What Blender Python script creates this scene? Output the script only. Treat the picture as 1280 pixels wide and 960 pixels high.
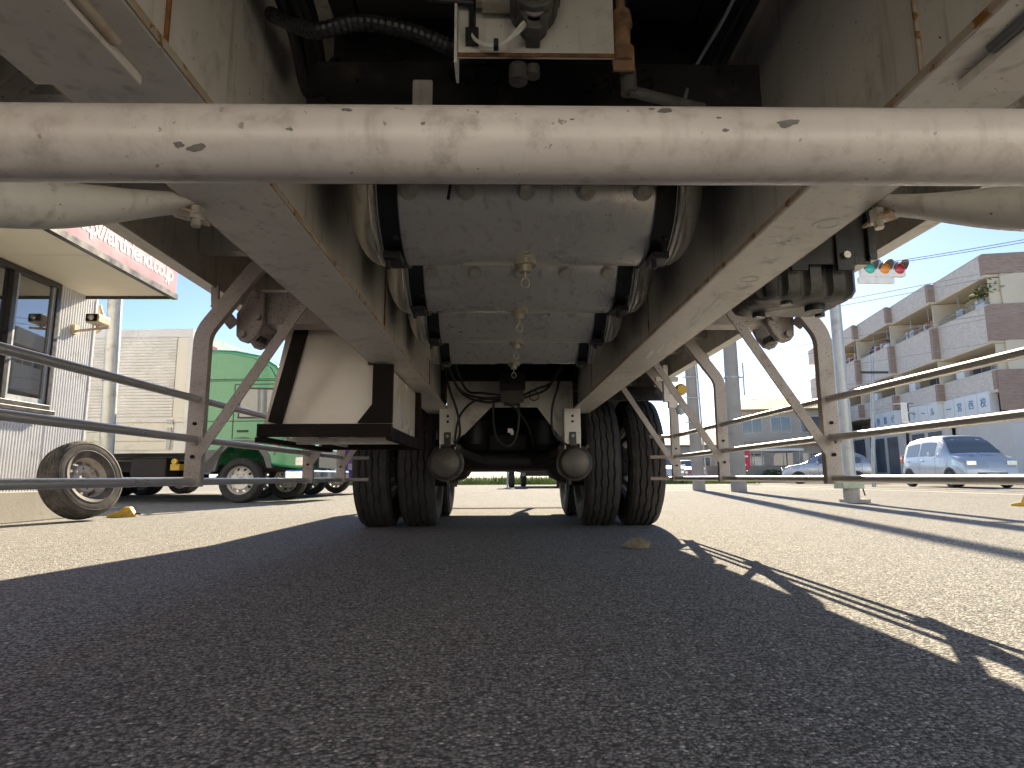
import bpy, bmesh, math, random
from mathutils import Vector, Matrix
R = math.radians
rnd = random.Random(7)
for o in list(bpy.data.objects):
    bpy.data.objects.remove(o)
scene = bpy.context.scene
col = scene.collection

# ---------------------------------------------------------------- camera
CAM_H = 0.38
yaw, pitch, roll = R(1.03), R(8.53), R(0.25)
fw = Vector((math.sin(yaw)*math.cos(pitch), math.cos(yaw)*math.cos(pitch), math.sin(pitch)))
rt = fw.cross(Vector((0, 0, 1))).normalized()
up = rt.cross(fw)
rt2 = rt*math.cos(roll) - up*math.sin(roll)
up2 = up*math.cos(roll) + rt*math.sin(roll)
cd = bpy.data.cameras.new('camera')
cd.lens = 36*780/1280
cd.sensor_width = 36
cd.clip_start, cd.clip_end = 0.02, 3000
cam = bpy.data.objects.new('camera', cd)
col.objects.link(cam)
m3 = Matrix((rt2, up2, -fw)).transposed()
cam.matrix_world = Matrix.Translation((0, 0, CAM_H)) @ m3.to_4x4()
scene.camera = cam

# ---------------------------------------------------------------- sky, sun, exposure
SUN_EL, SUN_AZ = R(30), R(11)          # sun ahead of the camera, a little to the right
w = bpy.data.worlds.new('World')
scene.world = w
w.use_nodes = True
nt = w.node_tree
sky = nt.nodes.new('ShaderNodeTexSky')
sky.sky_type = 'NISHITA'
sky.sun_disc = False
sky.sun_elevation = SUN_EL
sky.sun_rotation = SUN_AZ
sky.air_density = 0.68
sky.dust_density = 0.35
sky.ozone_density = 2.5
bg = nt.nodes['Background']
bg.inputs['Strength'].default_value = 0.05
nt.links.new(sky.outputs[0], bg.inputs['Color'])
sd = bpy.data.lights.new('sun', 'SUN')
sd.energy = 3.9
sd.angle = R(0.53)
sd.color = (1.0, 0.86, 0.63)
sun = bpy.data.objects.new('sun', sd)
col.objects.link(sun)
to_sun = Vector((math.sin(SUN_AZ)*math.cos(SUN_EL), math.cos(SUN_AZ)*math.cos(SUN_EL), math.sin(SUN_EL)))
sun.rotation_euler = to_sun.to_track_quat('Z', 'Y').to_euler()
vs = scene.view_settings
vs.view_transform = 'Standard'
vs.look = 'None'
vs.gamma = 1.0
vs.exposure = 2.2
scene.cycles.use_denoising = True
scene.cycles.max_bounces = 12
scene.cycles.diffuse_bounces = 6
scene.cycles.sample_clamp_indirect = 6.0
scene.cycles.caustics_reflective = False
scene.cycles.caustics_refractive = False

# ---------------------------------------------------------------- mesh helpers
class MB:
    """Collects shapes; build() links them as one mesh object."""
    def __init__(s):
        s.v, s.f, s.m = [], [], []
        s.mi = 0
    def add(s, vs_, fs_):
        n = len(s.v)
        s.v += [tuple(p) for p in vs_]
        s.f += [tuple(i+n for i in f) for f in fs_]
        s.m += [s.mi]*len(fs_)
        return s
    def box(s, x0, x1, y0, y1, z0, z1):
        x0, x1 = min(x0, x1), max(x0, x1); y0, y1 = min(y0, y1), max(y0, y1); z0, z1 = min(z0, z1), max(z0, z1)
        return s.add([(x0,y0,z0),(x1,y0,z0),(x1,y1,z0),(x0,y1,z0),(x0,y0,z1),(x1,y0,z1),(x1,y1,z1),(x0,y1,z1)],
                     [(0,3,2,1),(4,5,6,7),(0,1,5,4),(1,2,6,5),(2,3,7,6),(3,0,4,7)])
    def obox(s, c, sx, sy, sz, rot):
        c = Vector(c)
        q = [(-1,-1,-1),(1,-1,-1),(1,1,-1),(-1,1,-1),(-1,-1,1),(1,-1,1),(1,1,1),(-1,1,1)]
        return s.add([c + rot @ Vector((a*sx/2, b*sy/2, d*sz/2)) for a, b, d in q],
                     [(0,3,2,1),(4,5,6,7),(0,1,5,4),(1,2,6,5),(2,3,7,6),(3,0,4,7)])
    def bar(s, p0, p1, wd, th, upv=(0,0,1)):
        """rectangular bar from p0 to p1; wd along the side vector, th along up"""
        p0, p1 = Vector(p0), Vector(p1)
        d = (p1-p0); L = d.length; d.normalize()
        sv = d.cross(Vector(upv))
        if sv.length < 1e-5: sv = d.cross(Vector((1,0,0)))
        sv.normalize(); uv = sv.cross(d)
        return s.obox((p0+p1)/2, L, wd, th, Matrix((d, sv, uv)).transposed())
    def tube(s, pts, r, n=10, caps=True):
        pts = [Vector(p) for p in pts]
        k = len(pts)
        rs = r if isinstance(r, (list, tuple)) else [r]*k
        t0 = (pts[1]-pts[0]).normalized()
        a = t0.cross(Vector((0,0,1)))
        if a.length < 1e-3: a = t0.cross(Vector((1,0,0)))
        a.normalize()
        vs_ = []
        for i, p in enumerate(pts):
            t = (pts[min(i+1,k-1)]-pts[max(i-1,0)]).normalized()
            a = (a - t*a.dot(t)).normalized()
            b = t.cross(a)
            for j in range(n):
                g = 2*math.pi*j/n
                vs_.append(p + (a*math.cos(g) + b*math.sin(g))*rs[i])
        fs_ = [(i*n+j, i*n+(j+1)%n, (i+1)*n+(j+1)%n, (i+1)*n+j) for i in range(k-1) for j in range(n)]
        if caps:
            fs_ += [tuple(range(n-1,-1,-1)), tuple(range((k-1)*n, k*n))]
        return s.add(vs_, fs_)
    def cyl(s, p0, p1, r, n=16, r1=None):
        return s.tube([p0, p1], [r, r if r1 is None else r1], n)
    def prism(s, poly, axis, a0, a1):
        """polygon in the two other axes, extruded along axis"""
        def P(q, a):
            return {'x': (a, q[0], q[1]), 'y': (q[0], a, q[1]), 'z': (q[0], q[1], a)}[axis]
        n = len(poly)
        ar = sum(poly[i][0]*poly[(i+1)%n][1]-poly[(i+1)%n][0]*poly[i][1] for i in range(n))
        if (ar < 0) ^ (axis == 'y'): poly = poly[::-1]
        if a0 > a1: a0, a1 = a1, a0
        vs_ = [P(q, a0) for q in poly] + [P(q, a1) for q in poly]
        fs_ = [tuple(range(n-1,-1,-1)), tuple(range(n, 2*n))] + [(i, (i+1)%n, (i+1)%n+n, i+n) for i in range(n)]
        return s.add(vs_, fs_)
    def lathe(s, prof, o, axis, n=32, closed=False):
        """prof: (radius, along) pairs; axis 'x','y','z'"""
        o = Vector(o)
        ax = {'x': (Vector((1,0,0)), Vector((0,1,0)), Vector((0,0,1))), 'y': (Vector((0,1,0)), Vector((0,0,1)), Vector((1,0,0))),
              'z': (Vector((0,0,1)), Vector((1,0,0)), Vector((0,1,0)))}[axis]
        k = len(prof); vs_ = []
        for r, h in prof:
            for j in range(n):
                g = 2*math.pi*j/n
                vs_.append(o + ax[0]*h + ax[1]*(r*math.cos(g)) + ax[2]*(r*math.sin(g)))
        kk = k if closed else k-1
        fs_ = [((i)*n+j, (i)*n+(j+1)%n, ((i+1)%k)*n+(j+1)%n, ((i+1)%k)*n+j) for i in range(kk) for j in range(n)]
        return s.add(vs_, fs_)
    def sheet(s, pts):
        return s.add(pts, [tuple(range(len(pts)))])
    def build(s, name, mat, parent=None, smooth=None, bevel=0, seg=2, fix=True, off=None, world=None):
        if off is None and parent is not None and parent.get('_w'):
            off = Vector(parent['_w'])
        vv = [tuple(Vector(p)-off) for p in s.v] if off is not None else s.v
        me = bpy.data.meshes.new(name)
        me.from_pydata(vv, [], s.f)
        mats = mat if isinstance(mat, (list, tuple)) else [mat]
        for q in mats: me.materials.append(M[q])
        if len(mats) > 1:
            me.polygons.foreach_set('material_index', s.m)
        if fix:
            b = bmesh.new(); b.from_mesh(me)
            bmesh.ops.recalc_face_normals(b, faces=b.faces)
            b.to_mesh(me); b.free()
        if smooth:
            me.polygons.foreach_set('use_smooth', [True]*len(me.polygons))
            me.set_sharp_from_angle(angle=R(smooth))
        me.update()
        o = bpy.data.objects.new(name, me)
        col.objects.link(o)
        if parent is not None:
            o.parent = parent
            if parent.get('_w'): o['_w'] = parent['_w']
        if bevel:
            bv = o.modifiers.new('bevel', 'BEVEL')
            bv.width, bv.segments, bv.limit_method, bv.angle_limit = bevel, seg, 'ANGLE', R(40)
        return o

def tag(o, label, cat, group=None, kind=None):
    o['label'] = label; o['category'] = cat
    if group: o['group'] = group
    if kind: o['kind'] = kind
    return o
def thing(name, label, cat, loc=(0,0,0), rz=0, group=None, world=False):
    o = bpy.data.objects.new(name, None)
    col.objects.link(o)
    o.location = loc; o.rotation_euler = (0, 0, rz)
    o.empty_display_size = 0.2
    if world: o['_w'] = list(loc)          # parts are given in world coordinates
    return tag(o, label, cat, group)
def struct(o):
    o['kind'] = 'structure'; return o
def link_mesh(name, me, parent, loc=(0,0,0), rot=(0,0,0)):
    o = bpy.data.objects.new(name, me)
    col.objects.link(o); o.parent = parent
    L = Vector(loc)
    if parent is not None and parent.get('_w'):
        L = L - Vector(parent['_w'])
    o.location = L; o.rotation_euler = rot
    return o
def text_mesh(txt, size, depth=0.004, space=1.0, bold=0.0, font_align='LEFT'):
    cu = bpy.data.curves.new('lettering', 'FONT')
    cu.body = txt; cu.size = size; cu.extrude = depth; cu.space_character = space; cu.offset = bold
    cu.align_x = font_align; cu.resolution_u = 4
    o = bpy.data.objects.new('lettering', cu)
    col.objects.link(o)
    dg = bpy.context.evaluated_depsgraph_get()
    me = bpy.data.meshes.new_from_object(o.evaluated_get(dg))
    bpy.data.objects.remove(o)
    return me
def arc(cx, cy, r, a0, a1, n):
    return [(cx+r*math.cos(R(a0+(a1-a0)*i/n)), cy+r*math.sin(R(a0+(a1-a0)*i/n))) for i in range(n+1)]
def smooth_path(pts, n=8):
    """Catmull-Rom through pts"""
    P = [Vector(p) for p in pts]
    P = [P[0]*2-P[1]] + P + [P[-1]*2-P[-2]]
    out = []
    for i in range(1, len(P)-2):
        for k in range(n):
            t = k/n
            a, b, c, d = P[i-1], P[i], P[i+1], P[i+2]
            out.append(0.5*((2*b) + (c-a)*t + (2*a-5*b+4*c-d)*t*t + (3*b-a-3*c+d)*t**3))
    out.append(P[-2])
    return out
# ---------------------------------------------------------------- materials
M = {}
def base_mat(name, color, rough=0.5, metal=0.0, var=0.15, vscale=6.0, bump=0.0, bscale=60.0, spec=None,
             dirt=None, dirt_amt=0.0, dirt_scale=4.0, spots=None, spot_amt=0.0, spot_scale=30.0, rvar=0.1, coat=0.0, streak=None, streak_amt=0.3):
    """painted / worn surface: colour drift, soft dirt, hard spots (chips, rust) and fine bump"""
    m = bpy.data.materials.new(name); m.use_nodes = True
    M[name] = m
    n = m.node_tree.nodes; l = m.node_tree.links
    b = n['Principled BSDF']
    tc = n.new('ShaderNodeTexCoord')
    def noise(sc, det=5, ro=0.6):
        t = n.new('ShaderNodeTexNoise'); t.inputs['Scale'].default_value = sc
        t.inputs['Detail'].default_value = det; t.inputs['Roughness'].default_value = ro
        l.new(tc.outputs['Object'], t.inputs['Vector']); return t
    def mix(fac, a, c):
        x = n.new('ShaderNodeMix'); x.data_type = 'RGBA'
        l.new(fac, x.inputs[0])
        for sock, val in ((x.inputs[6], a), (x.inputs[7], c)):
            if isinstance(val, tuple): sock.default_value = (*val, 1)
            else: l.new(val, sock)
        return x.outputs[2]
    def ramp(src, p0, p1):
        r = n.new('ShaderNodeMapRange'); r.inputs[1].default_value = p0; r.inputs[2].default_value = p1
        r.interpolation_type = 'SMOOTHSTEP'
        l.new(src, r.inputs[0]); return r.outputs[0]
    c0 = tuple(x*(1-var) for x in color); c1 = tuple(min(1, x*(1+var)) for x in color)
    nz = noise(vscale)
    c = mix(ramp(nz.outputs[0], 0.3, 0.7), c0, c1)
    if dirt:
        d = noise(dirt_scale, 8, 0.68)
        c = mix(ramp(d.outputs[0], 0.62-dirt_amt*0.4, 0.75), c, tuple(dirt))
    if streak:
        mp = n.new('ShaderNodeMapping'); mp.inputs['Scale'].default_value = (26, 26, 1.6)
        l.new(tc.outputs['Object'], mp.inputs[0])
        t = n.new('ShaderNodeTexNoise'); t.inputs['Scale'].default_value = 1.6; t.inputs['Detail'].default_value = 5
        l.new(mp.outputs[0], t.inputs['Vector'])
        c = mix(ramp(t.outputs[0], 0.66-streak_amt*0.4, 0.80), c, tuple(streak))
    if spots:
        d = noise(spot_scale, 4, 0.6)
        c = mix(ramp(d.outputs[0], 0.72-spot_amt*0.2, 0.74-spot_amt*0.2), c, tuple(spots))
    l.new(c, b.inputs['Base Color'])
    rr = n.new('ShaderNodeMapRange'); rr.inputs[3].default_value = max(0.02, rough-rvar); rr.inputs[4].default_value = min(1, rough+rvar)
    rr.inputs[1].default_value = 0.3; rr.inputs[2].default_value = 0.7
    l.new(nz.outputs[0], rr.inputs[0]); l.new(rr.outputs[0], b.inputs['Roughness'])
    b.inputs['Metallic'].default_value = metal
    if spec is not None: b.inputs['Specular IOR Level'].default_value = spec
    if coat: b.inputs['Coat Weight'].default_value = coat; b.inputs['Coat Roughness'].default_value = 0.08
    if bump:
        bn = noise(bscale, 4, 0.6)
        bp = n.new('ShaderNodeBump'); bp.inputs['Strength'].default_value = bump; bp.inputs['Distance'].default_value = 0.004
        l.new(bn.outputs[0], bp.inputs['Height']); l.new(bp.outputs[0], b.inputs['Normal'])
    return m
def glass_mat(name, color, rough=0.03, ior=1.9, trans=0.0):
    m = bpy.data.materials.new(name); m.use_nodes = True; M[name] = m
    b = m.node_tree.nodes['Principled BSDF']
    b.inputs['Base Color'].default_value = (*color, 1); b.inputs['Roughness'].default_value = rough
    b.inputs['IOR'].default_value = ior; b.inputs['Transmission Weight'].default_value = trans
    return m

RUST = (0.20, 0.085, 0.03)
base_mat('frame_paint', (0.66, 0.625, 0.56), 0.45, 0, 0.10, 3.0, 0.15, 90, dirt=(0.36, 0.33, 0.28), dirt_amt=0.26, dirt_scale=9, spots=RUST, spot_amt=0.20, spot_scale=90, streak=(0.42, 0.375, 0.31), streak_amt=0.3)
base_mat('frame_edge', (0.46, 0.40, 0.32), 0.55, 0, 0.12, 8.0, 0.3, 60, dirt=(0.30, 0.15, 0.05), dirt_amt=0.55, dirt_scale=11, spots=(0.24,0.10,0.02), spot_amt=0.7, spot_scale=24)
base_mat('bar_paint', (0.60, 0.535, 0.49), 0.36, 0, 0.10, 3.0, 0.12, 140, dirt=(0.36, 0.30, 0.26), dirt_amt=0.36, dirt_scale=22, spots=(0.30, 0.25, 0.21), spot_amt=0.24, spot_scale=75, streak=(0.42, 0.37, 0.32), streak_amt=0.3)
base_mat('guard_paint', (0.36, 0.315, 0.29), 0.42, 0.0, 0.10, 5.0, 0.2, 120, dirt=(0.20, 0.15, 0.11), dirt_amt=0.3, dirt_scale=6, spots=(0.13, 0.06, 0.035), spot_amt=0.55, spot_scale=150)
base_mat('rail_metal', (0.52, 0.50, 0.48), 0.30, 0.5, 0.04, 2.0, 0.0, 90, rvar=0.03, dirt=(0.40, 0.37, 0.33), dirt_amt=0.15, dirt_scale=3)
base_mat('tank_metal', (0.80, 0.76, 0.69), 0.30, 0.72, 0.04, 4.0, 0.0, 160, dirt=(0.60, 0.56, 0.50), dirt_amt=0.25, dirt_scale=45, spots=(0.86, 0.84, 0.80), spot_amt=0.18, spot_scale=190, streak=(0.52, 0.48, 0.42), streak_amt=0.30, rvar=0.06)
base_mat('weld_metal', (0.60, 0.56, 0.48), 0.45, 0.8, 0.2, 30.0, 0.3, 90)
base_mat('brass', (0.42, 0.38, 0.30), 0.5, 0.6, 0.2, 40, 0.3, 120)
base_mat('black_steel', (0.010, 0.010, 0.011), 0.38, 0.0, 0.2, 12, 0.15, 120)
base_mat('frame_shade_black', (0.008, 0.008, 0.008), 0.7, 0, 0.2, 8, spec=0.15)  # near-black colour puts the deep shade around the axles into the parts
base_mat('black_paint', (0.018, 0.017, 0.017), 0.32, 0.0, 0.2, 10, 0.1, 80, dirt=(0.07, 0.055, 0.045), dirt_amt=0.25, dirt_scale=8)
base_mat('brown_black', (0.012, 0.008, 0.007), 0.6, 0.0, 0.25, 9, 0.2, 80, dirt=(0.03, 0.016, 0.012), dirt_amt=0.3, dirt_scale=10, spec=0.15)
base_mat('dark_deck', (0.055, 0.05, 0.048), 0.8, 0, 0.2, 4, 0.2, 40)
base_mat('rubber_hose', (0.014, 0.014, 0.014), 0.5, 0, 0.2, 20, 0.1, 80)
base_mat('tyre_rubber', (0.026, 0.025, 0.024), 0.72, 0, 0.25, 12, 0.25, 130, dirt=(0.07, 0.062, 0.052), dirt_amt=0.25, dirt_scale=9)
base_mat('tyre_dusty', (0.055, 0.050, 0.046), 0.8, 0, 0.3, 10, 0.3, 110, dirt=(0.17, 0.145, 0.12), dirt_amt=0.55, dirt_scale=6)
base_mat('rim_steel', (0.30, 0.29, 0.28), 0.5, 0.2, 0.12, 8, 0.2, 90, dirt=(0.14, 0.11, 0.09), dirt_amt=0.35, dirt_scale=9)
base_mat('rim_dusty', (0.46, 0.42, 0.38), 0.6, 0.1, 0.15, 8, 0.2, 90, dirt=(0.22, 0.15, 0.10), dirt_amt=0.4, dirt_scale=9)
base_mat('rim_white', (0.62, 0.60, 0.56), 0.4, 0.2, 0.08, 8)
base_mat('cream_panel', (0.72, 0.635, 0.54), 0.26, 0, 0.05, 3, 0.0, 50, dirt=(0.42, 0.35, 0.26), dirt_amt=0.1, dirt_scale=4)
base_mat('cast_grey', (0.085, 0.080, 0.075), 0.55, 0.2, 0.3, 10, 0.35, 120, dirt=(0.20, 0.18, 0.15), dirt_amt=0.3, dirt_scale=9)
base_mat('chamber_paint', (0.075, 0.068, 0.06), 0.42, 0.2, 0.2, 9, 0.2, 120, dirt=(0.15, 0.12, 0.10), dirt_amt=0.35, dirt_scale=14)
base_mat('plastic_black', (0.03, 0.029, 0.028), 0.5, 0, 0.25, 9, 0.3, 110, dirt=(0.14, 0.12, 0.10), dirt_amt=0.45, dirt_scale=9)
base_mat('rusty_steel', (0.30, 0.17, 0.09), 0.8, 0.1, 0.3, 20, 0.4, 90, dirt=(0.12, 0.07, 0.05), dirt_amt=0.4, dirt_scale=18)
base_mat('rust_edge', RUST, 0.9, 0, 0.4, 40, 0.6, 120)
base_mat('chip_grey', (0.16, 0.145, 0.13), 0.6, 0, 0.3, 60)
base_mat('chalk', (0.88, 0.86, 0.80), 0.9, 0, 0.15, 80)
base_mat('bounce_blue', (0.66, 0.735, 0.82), 0.5, 0, 0.03, 1)  # bluish tint cools the sunlight bounced off the added building
base_mat('body_white', (0.75, 0.75, 0.74), 0.35, 0, 0.05, 2)
base_mat('wire_white', (0.7, 0.68, 0.6), 0.5, 0, 0.1, 20)
base_mat('siding', (0.66, 0.68, 0.72), 0.35, 0.0, 0.06, 3, 0.05, 40, dirt=(0.36, 0.35, 0.34), dirt_amt=0.2, dirt_scale=3)
base_mat('soffit', (0.84, 0.79, 0.66), 0.7, 0, 0.04, 2)
base_mat('magenta', (0.29, 0.004, 0.115), 0.6, 0, 0.10, 3, dirt=(0.30, 0.015, 0.14), dirt_amt=0.1, dirt_scale=5)
base_mat('white_paint', (0.78, 0.77, 0.74), 0.5, 0, 0.06, 5, dirt=(0.55, 0.52, 0.47), dirt_amt=0.25, dirt_scale=7)
base_mat('bronze_frame', (0.055, 0.05, 0.048), 0.35, 0.4, 0.15, 8)
base_mat('concrete', (0.36, 0.34, 0.31), 0.85, 0, 0.15, 3, 0.4, 60, dirt=(0.24, 0.22, 0.19), dirt_amt=0.35, dirt_scale=3)
base_mat('pole_concrete', (0.30, 0.29, 0.275), 0.85, 0, 0.12, 2, 0.3, 50, dirt=(0.2, 0.19, 0.18), dirt_amt=0.3, dirt_scale=4)
base_mat('galvanised', (0.40, 0.42, 0.43), 0.5, 0.5, 0.12, 7, 0.1, 60, dirt=(0.27, 0.25, 0.22), dirt_amt=0.3, dirt_scale=6)
base_mat('beige_plastic', (0.55, 0.45, 0.32), 0.5, 0, 0.1, 8)
base_mat('alu_panel', (0.78, 0.76, 0.72), 0.38, 0.0, 0.05, 2.5, 0.04, 40, dirt=(0.55, 0.52, 0.46), dirt_amt=0.25, dirt_scale=2)
base_mat('alu_lower', (0.74, 0.70, 0.58), 0.42, 0.1, 0.05, 2.5, dirt=(0.5, 0.45, 0.36), dirt_amt=0.25, dirt_scale=3)
base_mat('green_paint', (0.03, 0.28, 0.115), 0.28, 0, 0.06, 2, coat=0.6, dirt=(0.07, 0.30, 0.15), dirt_amt=0.2, dirt_scale=2)
base_mat('purple_paint', (0.17, 0.06, 0.36), 0.28, 0, 0.06, 2, coat=0.6)
base_mat('white_truck_paint', (0.72, 0.72, 0.70), 0.28, 0, 0.04, 2, coat=0.6)
base_mat('dark_trim', (0.045, 0.045, 0.047), 0.6, 0, 0.2, 8)
base_mat('grey_trim', (0.13, 0.13, 0.135), 0.55, 0, 0.1, 8)
base_mat('chrome', (0.80, 0.80, 0.80), 0.12, 1.0, 0.03, 5)
base_mat('undercarriage', (0.018, 0.016, 0.015), 0.7, 0, 0.3, 10)
base_mat('amber', (0.75, 0.25, 0.02), 0.25, 0, 0.1, 20, coat=0.5)
base_mat('red_lens', (0.50, 0.02, 0.03), 0.25, 0, 0.1, 20, coat=0.5)
base_mat('green_lens', (0.03, 0.42, 0.34), 0.25, 0, 0.1, 20, coat=0.5)
base_mat('head_lens', (0.62, 0.62, 0.60), 0.15, 0.4, 0.15, 25, coat=0.8)
base_mat('blue_car_paint', (0.45, 0.51, 0.58), 0.30, 0.15, 0.03, 2, coat=0.8)
base_mat('silver_car_paint', (0.42, 0.44, 0.47), 0.30, 0.5, 0.03, 2, coat=0.8)
base_mat('pink_car_paint', (0.50, 0.20, 0.24), 0.30, 0.1, 0.03, 2, coat=0.8)
base_mat('white_car_paint', (0.72, 0.73, 0.74), 0.30, 0.1, 0.03, 2, coat=0.8)
base_mat('tile_grey', (0.40, 0.37, 0.345), 0.7, 0, 0.10, 1.2, 0.3, 8)
base_mat('tile_brown', (0.20, 0.105, 0.085), 0.75, 0, 0.12, 1.5, 0.3, 8)
base_mat('apt_cream', (0.66, 0.58, 0.45), 0.8, 0, 0.05, 1)
base_mat('apt_wall', (0.52, 0.49, 0.45), 0.8, 0, 0.06, 1)
base_mat('apt_white', (0.62, 0.61, 0.585), 0.7, 0, 0.05, 1)
base_mat('sign_panel', (0.72, 0.75, 0.76), 0.4, 0, 0.03, 1)
base_mat('sign_blue', (0.12, 0.25, 0.42), 0.5, 0, 0.1, 5)
base_mat('house_wall', (0.55, 0.50, 0.43), 0.85, 0, 0.06, 1.5)
base_mat('house_wall_grey', (0.40, 0.39, 0.37), 0.85, 0, 0.06, 1.5)
base_mat('roof_tan', (0.40, 0.30, 0.19), 0.8, 0, 0.12, 2, 0.4, 12)
base_mat('roof_grey', (0.20, 0.195, 0.19), 0.8, 0, 0.12, 2, 0.4, 12)
base_mat('block_wall', (0.38, 0.33, 0.26), 0.9, 0, 0.1, 1)
base_mat('red_sign', (0.42, 0.02, 0.07), 0.5, 0, 0.08, 5)
base_mat('yellow_paint', (0.66, 0.42, 0.04), 0.55, 0, 0.15, 8, 0.2, 60, dirt=(0.32, 0.2, 0.06), dirt_amt=0.4, dirt_scale=12)
base_mat('pale_green', (0.40, 0.48, 0.36), 0.6, 0, 0.12, 12, dirt=(0.30, 0.26, 0.17), dirt_amt=0.35, dirt_scale=16)
base_mat('cloth_white', (0.70, 0.70, 0.70), 0.9, 0, 0.05, 5)
base_mat('cloth_navy', (0.03, 0.04, 0.09), 0.9, 0, 0.1, 5)
base_mat('cloth_red', (0.42, 0.06, 0.05), 0.9, 0, 0.1, 5)
base_mat('leaf', (0.075, 0.12, 0.03), 0.6, 0, 0.35, 4)
base_mat('grass', (0.20, 0.26, 0.05), 0.7, 0, 0.3, 1.0)
base_mat('dry_straw', (0.34, 0.29, 0.20), 0.8, 0, 0.25, 30)
base_mat('cable_grey', (0.30, 0.31, 0.33), 0.7, 0, 0.1, 3)
base_mat('wire_dark', (0.05, 0.05, 0.055), 0.7, 0, 0.1, 3)
base_mat('net_green', (0.10, 0.18, 0.13), 0.8, 0, 0.1, 1)
base_mat('clear_bag', (0.45, 0.55, 0.68), 0.25, 0, 0.1, 20)
base_mat('lane_paint', (0.62, 0.60, 0.55), 0.8, 0, 0.12, 2, dirt=(0.28, 0.26, 0.23), dirt_amt=0.45, dirt_scale=3)
glass_mat('window_glass', (0.03, 0.035, 0.04), 0.02, 2.9)
glass_mat('car_glass', (0.11, 0.13, 0.14), 0.04, 1.9)
glass_mat('far_glass', (0.10, 0.12, 0.14), 0.08, 1.8)

def asphalt_mat(name, dark, light, stone):
    m = bpy.data.materials.new(name); m.use_nodes = True; M[name] = m
    n = m.node_tree.nodes; l = m.node_tree.links
    b = n['Principled BSDF']
    tc = n.new('ShaderNodeTexCoord')
    def nz(sc, det=4, ro=0.6):
        t = n.new('ShaderNodeTexNoise'); t.inputs['Scale'].default_value = sc
        t.inputs['Detail'].default_value = det; t.inputs['Roughness'].default_value = ro
        l.new(tc.outputs['Object'], t.inputs['Vector']); return t.outputs[0]
    def vor(sc, feat='F1', rand=1.0):
        t = n.new('ShaderNodeTexVoronoi'); t.inputs['Scale'].default_value = sc; t.feature = feat
        t.inputs['Randomness'].default_value = rand
        l.new(tc.outputs['Object'], t.inputs['Vector']); return t
    def mr(src, a, c, lo=0.0, hi=1.0):
        r = n.new('ShaderNodeMapRange'); r.inputs[1].default_value = a; r.inputs[2].default_value = c
        r.inputs[3].default_value = lo; r.inputs[4].default_value = hi
        l.new(src, r.inputs[0]); return r.outputs[0]
    def mix(f, a, c, mode='MIX'):
        x = n.new('ShaderNodeMix'); x.data_type = 'RGBA'; x.blend_type = mode
        if isinstance(f, float): x.inputs[0].default_value = f
        else: l.new(f, x.inputs[0])
        for sk, val in ((x.inputs[6], a), (x.inputs[7], c)):
            if isinstance(val, tuple): sk.default_value = (*val, 1)
            else: l.new(val, sk)
        return x.outputs[2]
    v1 = vor(145); v2 = vor(320); v3 = vor(70)
    sep = n.new('ShaderNodeSeparateColor'); l.new(v1.outputs['Color'], sep.inputs[0])
    sep3 = n.new('ShaderNodeSeparateColor'); l.new(v3.outputs['Color'], sep3.inputs[0])
    c = mix(sep.outputs[0], dark, light)                              # every stone its own grey
    big = nz(0.9, 6, 0.65)
    c = mix(mr(big, 0.40, 0.72, 0.0, 0.35), c, tuple(x*0.72 for x in light))
    stain = nz(2.3, 7, 0.7)
    c = mix(mr(stain, 0.60, 0.70, 0.0, 0.40), c, tuple(x*0.8 for x in dark))
    pale = mr(sep.outputs[1], 0.972, 0.978)                           # a few pale stones
    c = mix(pale, c, stone)
    gap = mr(v1.outputs['Distance'], 0.42, 0.62)                      # dark bitumen between stones
    c = mix(mr(v1.outputs['Distance'], 0.45, 0.7, 0.0, 0.6), c, tuple(x*0.35 for x in dark))
    l.new(c, b.inputs['Base Color'])
    b.inputs['Roughness'].default_value = 0.9
    b.inputs['Specular IOR Level'].default_value = 0.02
    h1 = mr(v1.outputs['Distance'], 0.0, 0.75, 1.0, 0.0)
    h2 = mr(v2.outputs['Distance'], 0.0, 0.75, 1.0, 0.0)
    ad = n.new('ShaderNodeMath'); ad.operation = 'MULTIPLY_ADD'; l.new(h2, ad.inputs[0]); ad.inputs[1].default_value = 0.45; l.new(h1, ad.inputs[2])
    ad2 = n.new('ShaderNodeMath'); ad2.operation = 'MULTIPLY_ADD'; l.new(sep.outputs[2], ad2.inputs[0]); ad2.inputs[1].default_value = 0.8; l.new(ad.outputs[0], ad2.inputs[2])
    bp = n.new('ShaderNodeBump'); bp.inputs['Strength'].default_value = 0.75; bp.inputs['Distance'].default_value = 0.004
    l.new(ad2.outputs[0], bp.inputs['Height']); l.new(bp.outputs[0], b.inputs['Normal'])
asphalt_mat('asphalt', (0.145, 0.141, 0.134), (0.47, 0.455, 0.43), (0.72, 0.70, 0.66))
asphalt_mat('road_asphalt', (0.20, 0.19, 0.175), (0.36, 0.345, 0.32), (0.5, 0.48, 0.45))

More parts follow.
